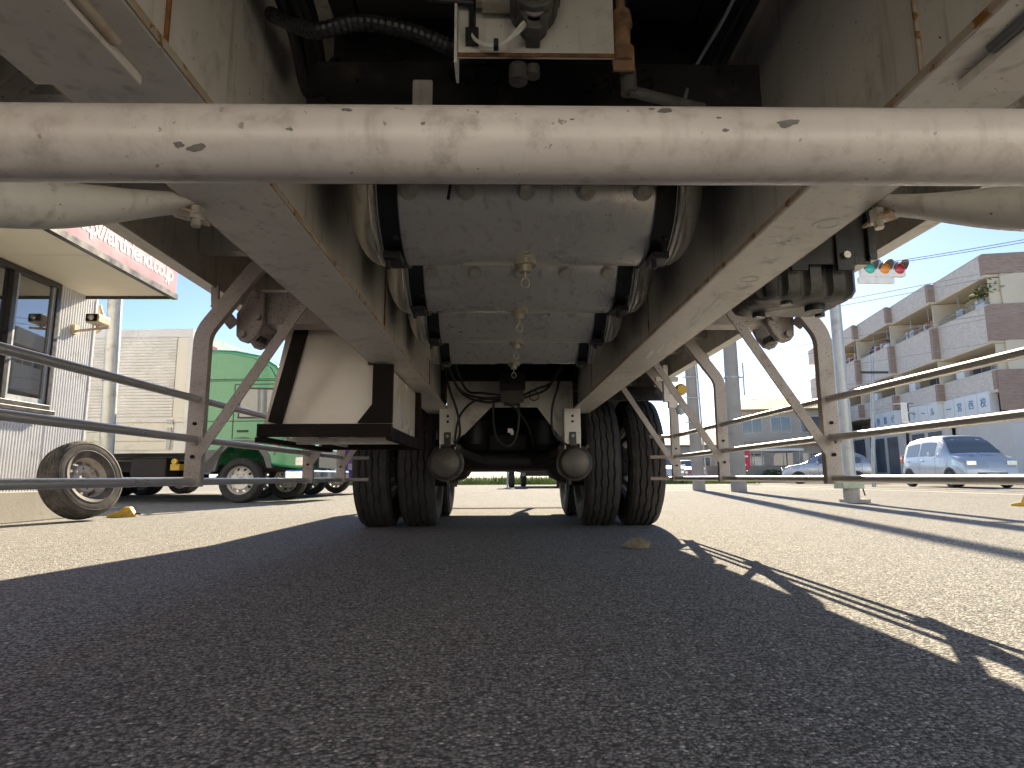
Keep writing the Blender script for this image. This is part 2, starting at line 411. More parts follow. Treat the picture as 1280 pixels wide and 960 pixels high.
def brick_mat(name, c1, c2, mortar, scale, wd, ht):
    m = bpy.data.materials.new(name); m.use_nodes = True; M[name] = m
    n = m.node_tree.nodes; l = m.node_tree.links
    b = n['Principled BSDF']; tc = n.new('ShaderNodeTexCoord')
    br = n.new('ShaderNodeTexBrick')
    br.inputs['Color1'].default_value = (*c1, 1); br.inputs['Color2'].default_value = (*c2, 1); br.inputs['Mortar'].default_value = (*mortar, 1)
    br.inputs['Scale'].default_value = scale; br.inputs['Brick Width'].default_value = wd; br.inputs['Row Height'].default_value = ht
    br.inputs['Mortar Size'].default_value = 0.012
    mp = n.new('ShaderNodeCombineXYZ'); sp = n.new('ShaderNodeSeparateXYZ')
    ad = n.new('ShaderNodeMath'); ad.operation = 'ADD'
    l.new(tc.outputs['Object'], sp.inputs[0]); l.new(sp.outputs[0], ad.inputs[0]); l.new(sp.outputs[1], ad.inputs[1])
    l.new(ad.outputs[0], mp.inputs[0]); l.new(sp.outputs[2], mp.inputs[1]); l.new(mp.outputs[0], br.inputs[0])
    l.new(br.outputs[0], b.inputs['Base Color']); b.inputs['Roughness'].default_value = 0.75
brick_mat('brick_brown', (0.31, 0.195, 0.14), (0.40, 0.27, 0.20), (0.30, 0.27, 0.24), 1.0, 0.24, 0.08)
brick_mat('tile_facade', (0.58, 0.525, 0.46), (0.72, 0.66, 0.585), (0.62, 0.57, 0.51), 1.0, 0.2, 0.1)
# ---------------------------------------------------------------- ground
g = MB().sheet([(-900,-900,0),(900,-900,0),(900,1400,0),(-900,1400,0)]).build('asphalt_ground', 'asphalt', fix=False)
struct(g)
g = MB().sheet([(11.2,-60,.004),(21.0,-60,.004),(30.5,52,.004),(21.0,52,.004),(11.6,30,.004)]).build('road', 'road_asphalt', fix=False)
struct(g)
pm = MB()
for x0, x1 in ((11.5, 11.65), (20.2, 20.35)):
    pm.sheet([(x0,-40,.008),(x1,-40,.008),(x1,29,.008),(x0,29,.008)])
for k in range(14):
    y = -30+k*4.4
    pm.sheet([(15.6,y,.008),(15.75,y,.008),(15.75,y+2.4,.008),(15.6,y+2.4,.008)])
struct(pm.build('road_marking', 'lane_paint', fix=False))
pm = MB()
for k in range(5):
    y = 17.5+k*2.7
    pm.sheet([(4.0,y,.005),(10.2,y,.005),(10.2,y+.15,.005),(4.0,y+.15,.005)])
pm.sheet([(10.2,6,.005),(10.35,6,.005),(10.35,30,.005),(10.2,30,.005)])
struct(pm.build('parking_marking', 'lane_paint', fix=False))

# ---------------------------------------------------------------- wheels (shared meshes)
def tyre_mesh(name, r, wd, rim_r, mat, n=144, tread=0.012, grooves=4, zig=22, blocks=0):
    """tyre on the x axis, zig-zag grooves cut in the tread, bulged side walls"""
    mb = MB(); hw = wd/2
    ts = []
    K = 49
    prof = []
    for i in range(K):
        t = -1+2*i/(K-1)
        prof.append(t)
    rows = []
    for i in range(n):
        a = 2*math.pi*i/n
        row = []
        row.append((rim_r, -hw*0.72)); row.append((rim_r+0.02, -hw*0.86)); row.append((rim_r+0.3*(r-rim_r), -hw*0.985)); row.append((rim_r+0.33*(r-rim_r), -hw*1.02)); row.append((rim_r+0.37*(r-rim_r), -hw*0.995)); row.append(((rim_r+r)/2+0.03, -hw*1.03)); row.append((rim_r+0.72*(r-rim_r), -hw*1.015)); row.append((rim_r+0.74*(r-rim_r), -hw*1.04)); row.append((rim_r+0.77*(r-rim_r), -hw*1.01)); row.append((r-0.05, -hw*0.99)); row.append((r-0.022, -hw*0.93))
        for t in prof:
            x = t*hw*0.86
            rr = r-0.010*t*t-0.006*max(0, abs(t)-0.85)/0.15
            dep = 0
            for gi in range(grooves):
                gc = -0.62+1.24*gi/(grooves-1)
                ph = ((i*zig/n) % 1.0)
                tri = abs(ph*2-1)*2-1
                gc += tri*0.055*(1 if gi % 2 else -1)
                d = abs(t-gc)
                if d < 0.05: dep = max(dep, min(1, (0.05-d)/0.02))
            if abs(t) > 0.88 and (i*48//n) % 2 == 0 and (i % 3 == 0): dep = max(dep, 0.6)
            if blocks and abs(t) < 0.86 and (i % blocks == 0) and abs(t) > 0.1: dep = max(dep, 0.7)
            row.append((rr-dep*tread, x))
        row.append((r-0.022, hw*0.93)); row.append((r-0.05, hw*0.99)); row.append((rim_r+0.77*(r-rim_r), hw*1.01)); row.append((rim_r+0.74*(r-rim_r), hw*1.04)); row.append((rim_r+0.72*(r-rim_r), hw*1.015)); row.append(((rim_r+r)/2+0.03, hw*1.03)); row.append((rim_r+0.37*(r-rim_r), hw*0.995)); row.append((rim_r+0.33*(r-rim_r), hw*1.02)); row.append((rim_r+0.3*(r-rim_r), hw*0.985)); row.append((rim_r+0.02, hw*0.86)); row.append((rim_r, hw*0.72))
        rows.append([(x, q*math.cos(a), q*math.sin(a)) for q, x in row])
    k = len(rows[0])
    mb.add([p for rw in rows for p in rw], [(i*k+j, i*k+j+1, ((i+1)%n)*k+j+1, ((i+1)%n)*k+j) for i in range(n) for j in range(k-1)])
    o = mb.build(name, mat, smooth=28)
    me = o.data; bpy.data.objects.remove(o); return me
def sector_disc(mb, r0, r1, x0, x1, nh, hr, hc, thick=0.008, stretch=1.0):
    """disc (x axis) between radius r0 (at x0) and r1 (at x1) with nh round holes of radius hr centred on radius hc"""
    K = 24
    def X(q): return x0+(x1-x0)*(q-r0)/(r1-r0)
    for k in range(nh):
        a0 = 2*math.pi*(k-0.5)/nh; a1 = 2*math.pi*(k+0.5)/nh; ac = (a0+a1)/2
        per = []
        m = K//4
        for j in range(m): per.append((r1, a0+(a1-a0)*j/m))
        for j in range(m): per.append((r1+(r0-r1)*j/m, a1))
        for j in range(m): per.append((r0, a1+(a0-a1)*j/m))
        for j in range(m): per.append((r0+(r1-r0)*j/m, a0))
        cx, cy = hc*math.cos(ac), hc*math.sin(ac)
        o_, i_, b_ = [], [], []
        for q, a in per:
            px, py = q*math.cos(a), q*math.sin(a)
            dx, dy = px-cx, py-cy
            rad = Vector((math.cos(ac), math.sin(ac))); tan = Vector((-math.sin(ac), math.cos(ac)))
            dr, dt = dx*rad.x+dy*rad.y, dx*tan.x+dy*tan.y
            L = math.hypot(dr, dt/stretch) or 1
            hx = cx+(rad.x*dr+tan.x*dt)*hr/L; hy = cy+(rad.y*dr+tan.y*dt)*hr/L
            o_.append((X(q), px, py)); hq = math.hypot(hx, hy)
            i_.append((X(hq), hx, hy)); b_.append((X(hq)-thick, hx, hy))
        mb.add(o_+i_+b_, [(j, (j+1)%K, K+(j+1)%K, K+j) for j in range(K)]+[(K+j, K+(j+1)%K, 2*K+(j+1)%K, 2*K+j) for j in range(K)])
def rim_mesh(name, r, wd, mat, nh=8, dish=0.06, lug=8, bore=0.1, hand=None):
    """steel disc wheel on the x axis, disc face towards +x"""
    mb = MB(); hw = wd/2
    mb.lathe([(r+0.012, -hw), (r-0.004, -hw+0.012), (r-0.02, -hw*0.5), (r-0.028, 0), (r-0.02, hw*0.5), (r-0.004, hw-0.012), (r+0.012, hw)], (0,0,0), 'x', 48)
    hand = hand or r*0.10
    ri = r*0.62
    sector_disc(mb, ri, r-0.022, dish+0.02, dish-0.045, nh, hand, (ri+r-0.022)/2+0.002)
    # hub face with lug holes
    sector_disc(mb, bore, ri, dish+0.012, dish+0.02, lug, r*0.055, (bore+ri)/2+0.005)
    mb.lathe([(bore, dish+0.012), (bore, dish-0.03), (bore-0.02, dish-0.03)], (0,0,0), 'x', 32)
    o = mb.build(name, mat, smooth=30)
    me = o.data; bpy.data.objects.remove(o); return me

# ---------------------------------------------------------------- the semi-trailer overhead
X0 = 0.066                                   # trailer centre line
TR = thing('semi_trailer', 'underside of a grey beige semi-trailer with twin beams, air tanks and twin tyres', 'semi-trailer', (X0, 5.8, 0), world=True)
def mir(x): return 2*X0-x
DECK, ZB, LIP = 1.45, 0.87, 1.125
Y0, Y1 = -0.55, 8.95
XL, XR = X0-1.245, X0+1.245

# cargo body above the deck
mb = MB(); mb.box(XL+0.004, XR-0.004, Y0, 6.3, DECK+0.0505, 3.75)
mb.build('cargo_body', 'body_white', TR)
# deck boards seen from below
nb = 9
for k in range(nb):
    a = XL+0.05+(2.49-0.1)*k/nb; b = XL+0.05+(2.49-0.1)*(k+1)/nb
    MB().box(a+0.004, b-0.004, Y0, Y1, DECK+(0.003 if k % 2 else 0), DECK+0.05).build('deck_board', 'dark_deck', TR)
# main I beams
for s, xin, xout in ((-1, -0.390, -0.562), (1, 0.530, 0.682)):
    xc = (xin+xout)/2
    bm_ = MB(); bm_.box(xc-0.006, xc+0.006, Y0, 4.82, ZB+0.014, DECK-0.014).box(min(xin,xout), max(xin,xout), Y0, 4.82, DECK-0.014, DECK-0.001)
    beam = bm_.build('main_beam', 'frame_paint', TR)
    fl = MB(); fl.box(min(xin,xout), max(xin,xout), Y0, 4.82, ZB, ZB+0.0135)
    fl.build('bottom_flange', 'frame_paint', beam, bevel=0.002)
    e = MB()
    for ye in (xin, xout):
        d = 0.003 if ye > xc else -0.003
        e.box(ye, ye+d, Y0, 4.82, ZB+0.001, ZB+0.0125)
    e.build('rusty_edge', 'frame_edge', beam)
    # web stiffeners / weld seams
    for yy in (0.80, 2.45, 4.05):
        q = 1 if s < 0 else -1
        MB().tube([(xc+q*0.008, yy, ZB+0.016), (xc+q*0.008, yy, DECK-0.02)], 0.004, 6).build('weld_seam', 'rust_edge' if s < 0 else 'frame_edge', beam)
    # reinforcing plate under the outer half of the flange at the front
    pw = MB()
    xi = -0.438 if s < 0 else 0.572
    pw.box(xi, xout-0.004*s*-1, Y0, 0.708, ZB-0.0145, ZB-0.001)
    pl = pw.build('reinforcing_plate', 'frame_paint', beam, bevel=0.002)
    MB().tube([(xi-s*0.004, Y0, ZB-0.002), (xi-s*0.004, 0.2, ZB-0.003), (xi-s*0.005, 0.645, ZB-0.002)], [0.008, 0.009, 0.007], 8).build('weld_bead', 'frame_edge' if s < 0 else 'grey_trim', beam, smooth=60)
    # rear part of the frame above the axles
    MB().box(xc-0.05, xc+0.05, 4.83, Y1-0.05, 1.10, DECK-0.002).build('rear_beam', 'black_paint', TR)
# chalk scribbles on the right beam
def scribble(cx, cy, size, strokes):
    c = MB()
    for st in strokes:
        pts = smooth_path([(cx+a*size, cy+b*size, ZB-0.0008) for a, b in st], 5)
        for p, q in zip(pts, pts[1:]):
            d = Vector(q)-Vector(p)
            nn = Vector((-d.y, d.x, 0)).normalized()*size*0.07
            c.sheet([p-nn, p+nn, q+nn, q-nn])
    return c
loopO = [(0.0,0.5),(0.4,0.35),(0.5,0),(0.3,-0.4),(-0.1,-0.45),(-0.4,-0.2),(-0.35,0.3),(0.0,0.5)]
for cx, cy, s_ in ((0.640,1.155,0.050),(0.625,1.50,0.046)):
    scribble(cx, cy, s_, [loopO]).build('chalk_mark', 'chalk', TR, fix=False)
for cx, cy, s_ in ((0.598,1.245,0.055),(0.635,1.57,0.045),(0.60,1.63,0.05),(0.62,1.36,0.045)):
    scribble(cx, cy, s_, [[(-0.5,-0.4),(0.0,0.2),(0.5,0.5)], [(-0.4,0.4),(0.0,0.1),(0.5,-0.3)], [(0.1,0.6),(0.2,0.0),(0.15,-0.5)]]).build('chalk_mark', 'chalk', TR, fix=False)
for k in range(7):
    cx = 0.60+rnd.random()*0.05; cy = 1.75+k*0.12
    scribble(cx, cy, 0.09, [[(-0.08,-0.9),(0.0,0),(0.05,0.9)]]).build('chalk_mark', 'chalk', TR, fix=False)
# side rails: C section, web outside, lips inward
for s, xo in ((-1, XL), (1, XR)):
    q = -s
    c = MB(); c.prism([(xo, LIP), (xo+q*0.055, LIP), (xo+q*0.055, LIP+0.008), (xo+q*0.008, LIP+0.008), (xo+q*0.008, DECK+0.055), (xo, DECK+0.055)], 'y', Y0, Y1)
    c.build('side_rail', 'frame_paint', TR)
# cross members under the deck
for k in range(20):
    y = -2.17+k*0.5
    if y > 7.7: break
    for x0, x1 in ((XL+0.012, -0.564), (-0.388, 0.528), (0.684, XR-0.012)):
        if x0 < 0 < x1 and y > 4.4: continue
        c = MB(); zb = 1.25 if not (x0 < 0 < x1) else 1.34
        c.prism([(y, zb), (y+0.055, zb), (y+0.055, zb+0.007), (y+0.007, zb+0.007), (y+0.007, DECK-0.003), (y, DECK-0.003)], 'x', x0, x1)
        c.build('cross_member', 'frame_paint' if not (x0 < 0 < x1) else 'black_paint', TR)
# front cross member between the beams
c = MB(); c.box(-0.386, 0.526, 1.15, 1.158, 0.985, 1.20).box(-0.386, 0.526, 1.15, 1.21, 1.2005, 1.208).box(-0.386, 0.526, 1.15, 1.21, 0.976, 0.984)
fc = c.build('front_cross_member', 'black_paint', TR)
MB().box(-0.175, -0.135, 1.140, 1.149, 1.10, 1.165).build('lug_plate', 'frame_paint', fc, bevel=0.004)

# the cross bar right in front of the camera, landing legs out of view at both ends
lg = {}
for s in (-1, 1):
    x = X0+s*0.93
    c = MB(); c.box(x-0.06, x+0.06, 0.47, 0.59, 0.50, DECK-0.02)
    leg = c.build('landing_leg', 'frame_paint', TR, bevel=0.008)
    MB().box(x-0.045, x+0.045, 0.485, 0.575, 0.12, 0.52).build('inner_leg', 'rail_metal', leg, bevel=0.005)
    MB().box(x-0.12, x+0.12, 0.40, 0.66, 0.06, 0.12).build('foot', 'guard_paint', leg, bevel=0.01)
    lg[s] = leg
MB().tube([(X0-0.99, 0.56, 0.696), (X0+0.99, 0.56, 0.696)], 0.0355, 40).build('cross_bar', 'bar_paint', TR, smooth=40)
cbar = bpy.data.objects['cross_bar']
for cx_, ang, rx_, rz_ in ((0.262, 6, 0.011, 8), (0.271, 9, 0.004, 5), (0.152, 32, 0.008, 9), (0.205, -6, 0.004, 3), (0.140, 36, 0.004, 4), (-0.29, -30, 0.006, 6), (-0.275, -35, 0.009, 7), (-0.14, 28, 0.006, 5), (0.065, 10, 0.003, 2.5), (-0.07, 2, 0.003, 3), (-0.19, -8, 0.004, 3), (0.20, 15, 0.003, 2)):
    pc = MB(); cen = []; ring = []
    for j in range(14):
        t_ = 2*math.pi*j/14; k_ = 0.6+0.5*rnd.random()
        aa = R(ang)+R(rz_)*math.sin(t_)*k_+(0.35*R(rz_)*math.cos(t_) if rz_ > 6 else 0)
        ring.append((cx_+rx_*math.cos(t_)*k_, 0.56-0.03565*math.cos(aa), 0.696+0.03565*math.sin(aa)))
    pc.add([(cx_, 0.56-0.03568*math.cos(R(ang)), 0.696+0.03568*math.sin(R(ang)))]+ring, [(0,1+j,1+(j+1)%14) for j in range(14)])
    pc.build('paint_chip', 'chip_grey', cbar, fix=False)
# landing leg stays: pressed tube, flattened where it bolts to the beam
for s in (-1, 1):
    xb = -0.575 if s < 0 else 0.72
    a = Vector((xb, 1.10, 0.885)); b = Vector((X0+s*0.93, 0.62, 0.70))
    n_ = 22; vs_ = []
    d = (b-a).normalized(); sv = d.cross(Vector((0,0,1))).normalized(); uv = sv.cross(d)
    for i in range(n_+1):
        t = i/n_
        p = a+(b-a)*t + Vector((0,0,-0.018*math.sin(math.pi*min(1,t*1.2))))
        f = min(1, t/0.45); f = f*f*(3-2*f)
        h_ = 0.018+0.020*f; w_ = 0.042-0.004*f
        for j in range(16):
            g_ = 2*math.pi*j/16
            vs_.append(p+sv*(w_*math.cos(g_))+uv*(h_*math.sin(g_)))
    c = MB().add(vs_, [(i*16+j, i*16+(j+1)%16, (i+1)*16+(j+1)%16, (i+1)*16+j) for i in range(n_) for j in range(16)]+[tuple(range(16)), tuple(range(n_*16, n_*16+16))])
    stay = c.build('leg_stay', 'frame_paint', TR, smooth=50)
    pl_ = MB(); pl_.bar((xb+s*0.03, 1.085, 0.865), (xb-s*0.035, 1.09, 0.848), 0.06, 0.006)
    pl_.build('stay_bracket', 'frame_edge', stay, bevel=0.002)
    MB().cyl((xb-s*0.03, 1.075, 0.862), (xb-s*0.03, 1.072, 0.838), 0.013, 6).cyl((xb-s*0.03, 1.072, 0.842), (xb-s*0.03, 1.07, 0.826), 0.008, 10).build('bolt', 'weld_metal', stay)
# upper brace seen at the far left and a short one at right
for s in (-1, 1):
    MB().bar((X0+s*1.21, 1.27, 1.13), (X0+s*1.00, 1.27, 1.36), 0.045, 0.012, (0,1,0)).build('deck_brace', 'guard_paint', TR)

# air tanks across the frame
for k, yt in enumerate((1.62, 2.13, 2.63, 3.14)):
    zt, rt_ = 1.15, 0.192
    xa, xb = -0.395, 0.527
    prof = []
    for i in range(9):
        a = R(90*i/8); prof.append((rt_*math.sin(a)**0.62+0.0005, -0.07*math.cos(a)))
    prof2 = [(r_, xa+0.07+h_) for r_, h_ in prof] + [(r_, xb-0.07-h_) for r_, h_ in prof[::-1]]
    tank = MB().lathe(prof2, (0, yt, zt), 'x', 64).build('air_tank', 'tank_metal', TR, smooth=40)
    for xw in (xa+0.072, xa+0.086, xb-0.072, xb-0.086):
        MB().lathe([(rt_, xw-0.004), (rt_+0.0035, xw), (rt_, xw+0.004)], (0, yt, zt), 'x', 64).build('weld_bead', 'weld_metal', tank, smooth=60)
    for xs in (xa+0.118, xb-0.118):
        q = [(rt_+0.0015, xs-0.024), (rt_+0.009, xs-0.024), (rt_+0.009, xs+0.024), (rt_+0.0015, xs+0.024)]
        st = MB().lathe(q, (0, yt, zt), 'x', 64, closed=True).build('tank_strap', 'black_steel', tank, smooth=35)
        MB().box(xs-0.022, xs+0.022, yt-0.10, yt-0.03, zt-rt_-0.026, zt-rt_-0.006).cyl((xs-0.012, yt-0.075, zt-rt_-0.046), (xs-0.012, yt-0.075, zt-rt_-0.02), 0.007, 8).cyl((xs+0.012, yt-0.115, zt-rt_+0.02), (xs+0.012, yt-0.10, zt-rt_+0.03), 0.008, 8).build('strap_clamp', 'black_steel', st, bevel=0.003)
        MB().box(xs-0.02, xs+0.02, yt-0.03, yt+0.03, zt+rt_+0.01, DECK-0.005).build('hanger', 'black_steel', st)
    for xbg in ((-0.225, -0.085, 0.062, 0.21, 0.35) if k < 2 else (-0.16, 0.29)):
        ang = R(203 if k == 0 else 213)
        dv = Vector((0, math.cos(ang), math.sin(ang)))
        p = Vector((xbg, yt, zt))+dv*rt_
        MB().cyl(p-dv*0.004, p+dv*0.006, 0.023, 20).cyl(p+dv*0.004, p+dv*0.014, 0.016, 16).build('port', 'weld_metal', tank, smooth=40)
    dr = MB().cyl((X0, yt, zt-rt_+0.004), (X0, yt, zt-rt_-0.012), 0.030, 20).cyl((X0, yt, zt-rt_-0.010), (X0, yt, zt-rt_-0.030), 0.019, 14, 0.016).build('drain_valve', 'brass', tank, smooth=40)
    rg = [(X0+0.011*math.cos(2*math.pi*j/16), yt-0.004, zt-rt_-0.062+0.014*math.sin(2*math.pi*j/16)) for j in range(17)]
    MB().tube(rg, 0.0018, 6).cyl((X0, yt-0.004, zt-rt_-0.048), (X0, yt-0.004, zt-rt_-0.028), 0.002, 6).build('pull_ring', 'weld_metal', dr)
MB().tube(smooth_path([(-0.115,1.425,1.16),(-0.118,1.40,1.08),(-0.125,1.405,1.035)],4), 0.004, 8).build('loose_tie', 'rubber_hose', TR)

# valve plate, valves and hoses in front of the tanks
c = MB(); c.box(-0.071, 0.191, 0.95, 0.956, 1.076, 1.40).box(-0.076, -0.0715, 0.935, 0.990, 1.054, 1.40)
vp = c.build('valve_plate', 'frame_paint', TR)
MB().box(-0.071, 0.191, 0.9475, 0.9498, 1.0745, 1.081).build('rusty_edge', 'rust_edge', vp)
v = MB()
v.cyl((0.055,0.949,1.155),(0.055,0.885,1.155),0.040,24).cyl((0.055,0.90,1.155),(0.055,0.872,1.155),0.030,24).box(0.02,0.10,0.89,0.949,1.165,1.23)
v.cyl((0.055,0.949,1.124),(0.055,0.90,1.124),0.024,20).cyl((0.026,0.93,1.136),(0.026,0.885,1.136),0.009,10).cyl((0.085,0.93,1.136),(0.085,0.885,1.136),0.009,10).box(0.042,0.066,0.90,0.949,1.090,1.112)
vb = v.build('air_valve', 'cast_grey', vp, smooth=35, bevel=0.002)
MB().lathe([(0.014,0.8725),(0.026,0.8718),(0.027,0.866),(0.022,0.866),(0.018,0.871)], (0.055,0,1.155), 'y', 24).build('valve_cap', 'rubber_hose', vb)
MB().cyl((0.055,0.901,1.124),(0.055,0.897,1.124),0.016,20).build('diaphragm', 'rim_steel', vb)
MB().cyl((-0.03,0.93,1.165),(0.018,0.93,1.165),0.020,18).cyl((-0.04,0.93,1.168),(-0.028,0.93,1.168),0.015,16).cyl((0.0,0.93,1.19),(0.0,0.93,1.24),0.014,14).build('solenoid', 'brass', vp, smooth=40)
MB().cyl((0.03,0.965,1.068),(0.03,0.965,1.04),0.016,14).cyl((0.055,0.965,1.068),(0.055,0.965,1.05),0.012,12).build('fitting', 'cast_grey', vp, smooth=40)
c = MB()
for q in range(2):
    c.tube(smooth_path([(-0.048,0.944,1.13),(-0.044,0.935,1.098),(-0.018,0.928,1.078+0.002*q),(0.010,0.922,1.083),(0.035+0.008*q,0.91,1.104),(0.048,0.905,1.113)],6), 0.0028, 8)
c.build('sensor_wire', 'wire_white', vp)
MB().box(-0.058,-0.036,0.935,0.949,1.093,1.118).build('wire_clip', 'rubber_hose', vp)
MB().box(-0.011,-0.003,0.922,0.934,1.074,1.088).build('cable_tie', 'rubber_hose', vp)
MB().tube(smooth_path([(-0.047,0.944,1.115),(-0.047,0.944,1.20),(-0.046,0.944,1.40)],4), 0.006, 8).build('air_line', 'rubber_hose', vp)
# corrugated hose from the left
pts = smooth_path([(-0.43,1.06,1.24),(-0.36,1.0,1.17),(-0.31,0.965,1.132),(-0.24,0.957,1.142),(-0.16,0.958,1.130),(-0.09,0.962,1.103),(-0.06,0.97,1.098)],14)
MB().tube(pts, [0.0125+0.0016*(i % 2) for i in range(len(pts))], 14).build('corrugated_hose', 'rubber_hose', TR)
MB().tube(smooth_path([(-0.40,1.0,1.30),(-0.22,0.93,1.190),(-0.12,0.935,1.170),(-0.045,0.94,1.166)],8), 0.0065, 10).build('air_hose', 'rubber_hose', TR)
MB().tube(smooth_path([(0.22,0.97,1.40),(0.215,0.965,1.22),(0.205,0.96,1.13)],6), 0.006, 8).build('air_hose', 'rubber_hose', TR)
rc = MB(); rc.lathe([(0.0,1.075),(0.018,1.075),(0.020,1.10),(0.014,1.105),(0.015,1.14),(0.019,1.145),(0.016,1.17),(0.009,1.175),(0.009,1.20),(0.0,1.20)], (0.208,0.965,0), 'z', 18)
rc.box(0.190,0.226,0.955,0.960,1.056,1.10)
rc.build('rusty_coupling', 'rusty_steel', TR, smooth=35)
MB().cyl((0.22,0.98,1.075),(0.22,0.98,1.03),0.014,12).cyl((0.22,0.98,1.035),(0.36,1.02,1.028),0.010,10).build('pipe_elbow', 'cast_grey', TR, smooth=40)
# cable bundle along the left web, a wrapped loom along the right
for j in range(7):
    ox, oz = (rnd.random()-.5)*.05, (rnd.random()-.5)*.06
    pts = smooth_path([(-0.44+ox*.3,0.3,1.36+oz),(-0.41+ox,0.8,1.30+oz),(-0.385+ox,1.06,1.245+oz*.8),(-0.405+ox,1.25,1.22+oz),(-0.40+ox,1.42,1.33+oz),(-0.42+ox*.5,2.4,1.385+oz*.3),(-0.42,4.5,1.36+oz*.2)],8)
    MB().tube(pts, 0.008+0.006*rnd.random(), 8).build('cable', 'rubber_hose', TR)
for j in range(6):
    ox, oz = (rnd.random()-.5)*.05, (rnd.random()-.5)*.06
    pts = smooth_path([(0.55,0.3,1.40+oz),(0.50+ox,0.85,1.35+oz),(0.47+ox,1.15,1.30+oz),(0.46+ox,1.45,1.27+oz),(0.55,2.4,1.385+oz*.3),(0.56,4.5,1.36+oz*.2)],8)
    MB().tube(pts, 0.006+0.005*rnd.random(), 8).build('cable', 'rubber_hose', TR)
MB().tube(smooth_path([(0.46,0.9,1.32),(0.43,1.05,1.25),(0.40,1.16,1.2095),(0.37,1.145,1.13),(0.36,1.14,1.06)],8), 0.0035, 8).build('cable', 'galvanised', TR)

# outriggers with locks at the trailer side
for s in (-1, 1):
    xa = -0.566 if s < 0 else 0.686
    xe = X0+s*1.03
    c = MB(); c.prism([(2.47, 0.995), (2.57, 0.995), (2.57, 1.13), (2.47, 1.13)], 'x', xa, xe)
    og = c.build('outrigger', 'guard_paint', TR, bevel=0.006)
    pl_ = [(xe-s*0.02, 1.12), (xe-s*0.02, 0.99), (xe+s*0.0, 0.945)] + [(xe+s*(0.045+0.042*math.cos(R(a_))), 0.955+0.042*math.sin(R(a_))) for a_ in (200, 235, 270, 305, 340, 375)] + [(xe+s*0.088, 1.03), (xe+s*0.055, 1.08), (xe+s*0.03, 1.13)]
    MB().prism(pl_, 'y', 2.43, 2.465).build('lock_plate', 'guard_paint', og, bevel=0.006)
    MB().prism(pl_, 'y', 2.575, 2.595).build('lock_plate', 'guard_paint', og, bevel=0.006)
    MB().cyl((xe+s*0.055, 2.41, 0.945), (xe+s*0.055, 2.61, 0.945), 0.013, 14).cyl((xe+s*0.0, 2.41, 1.015), (xe, 2.43, 1.015), 0.014, 12).build('lock_pin', 'guard_paint', og)
    MB().bar((xe+s*0.085, 2.415, 0.975), (xe+s*0.165, 2.41, 1.07), 0.045, 0.016, (0,1,0)).bar((xe+s*0.160, 2.405, 1.06), (xe+s*0.165, 2.405, 1.14), 0.032, 0.016, (0,1,0)).build('lock_lever', 'guard_paint', og, bevel=0.004)
    MB().box(xe+s*0.01, xe+s*0.055, 2.47, 2.57, 0.925, 0.96).build('rubber_pad', 'plastic_black', og, bevel=0.01)

# side guards: bent posts, diagonal struts, three rails
for s in (-1, 1):
    xg = X0+s*1.185
    gp = MB(); gp.box(xg-0.01, xg+0.01, 2.29, 2.31, 0.50, 0.52)
    guard = gp.build('side_guard', 'guard_paint', TR)
    mat = 'guard_paint'
    for yp, last in (((2.30, 0), (3.66, 0), (4.41, 1)) if s < 0 else ((2.34, 0), (3.50, 0), (4.46, 1))):
        inner = -s
        # bent channel: path in x-z
        path = [(xg, 0.352), (xg, 0.88)]
        cx, cz, rr = xg+inner*0.13, 0.88, 0.13
        for i in range(1, 7):
            a = R(36*i/6); path.append((cx-inner*rr*math.cos(a), cz+rr*math.sin(a)))
        dx, dz = inner*math.sin(R(36)), math.cos(R(36))
        px, pz = path[-1]
        path.append((px+dx*0.26, pz+dz*0.26))
        cx2, cz2 = px+dx*0.26+inner*0.10*math.cos(R(36)), pz+dz*0.26-0.10*math.sin(R(36))
        for i in range(1, 5):
            a = R(36+54*i/4); path.append((cx2-inner*0.10*math.cos(a), cz2+0.10*math.sin(a)))
        path.append((xg+inner*0.60, path[-1][1]))
        c = MB()
        n_ = len(path)
        def side(i):
            a = path[max(i-1,0)]; b = path[min(i+1,n_-1)]
            d = Vector((b[0]-a[0], b[1]-a[1])).normalized()
            return Vector((-d.y, d.x))*(1 if s < 0 else -1)
        W2 = 0.030
        vs_ = []
        for i, (px, pz) in enumerate(path):
            nn = side(i)
            for u_, v_ in ((-W2, 0.0), (W2, 0.0), (W2, 0.032), (W2-0.005, 0.032), (W2-0.005, 0.005), (-W2+0.005, 0.005), (-W2+0.005, 0.032), (-W2, 0.032)):
                vs_.append((px+nn.x*u_, yp+v_, pz+nn.y*u_))
        c.add(vs_, [(i*8+j, i*8+(j+1)%8, (i+1)*8+(j+1)%8, (i+1)*8+j) for i in range(n_-1) for j in range(8)]+[tuple(range(8)), tuple(range((n_-1)*8, n_*8))])
        post = c.build('guard_post', mat, guard, bevel=0.0015, seg=1)
        MB().bar((xg+inner*0.02, yp-0.006, 0.47), (xg+inner*0.40, yp-0.006, 1.07), 0.037, 0.007, (0,1,0)).build('strut', mat, guard)
        hb = MB()
        for zb_, r_ in ((0.46,0.0075),(0.523,0.007),(0.58,0.0065),(0.68,0.0045)):
            hb.cyl((xg, yp-0.009, zb_), (xg, yp+0.001, zb_), r_, 6)
        hb.build('bolt', 'brown_black', guard)
    xr = xg+s*0.0
    for zr in (0.370, 0.524, 0.671):
        rb = MB().tube([(xr, 0.95, zr), (xr, 4.45, zr)], 0.0135, 16)
        rb.build('guard_rail', 'rail_metal', guard, smooth=40)
        inn = -s
        MB().tube([(xr, 4.45, zr), (xr+inn*0.03, 4.53, zr), (xr+inn*0.17, 4.54, zr)], 0.013, 12).build('rail_end', 'guard_paint', guard, smooth=40)

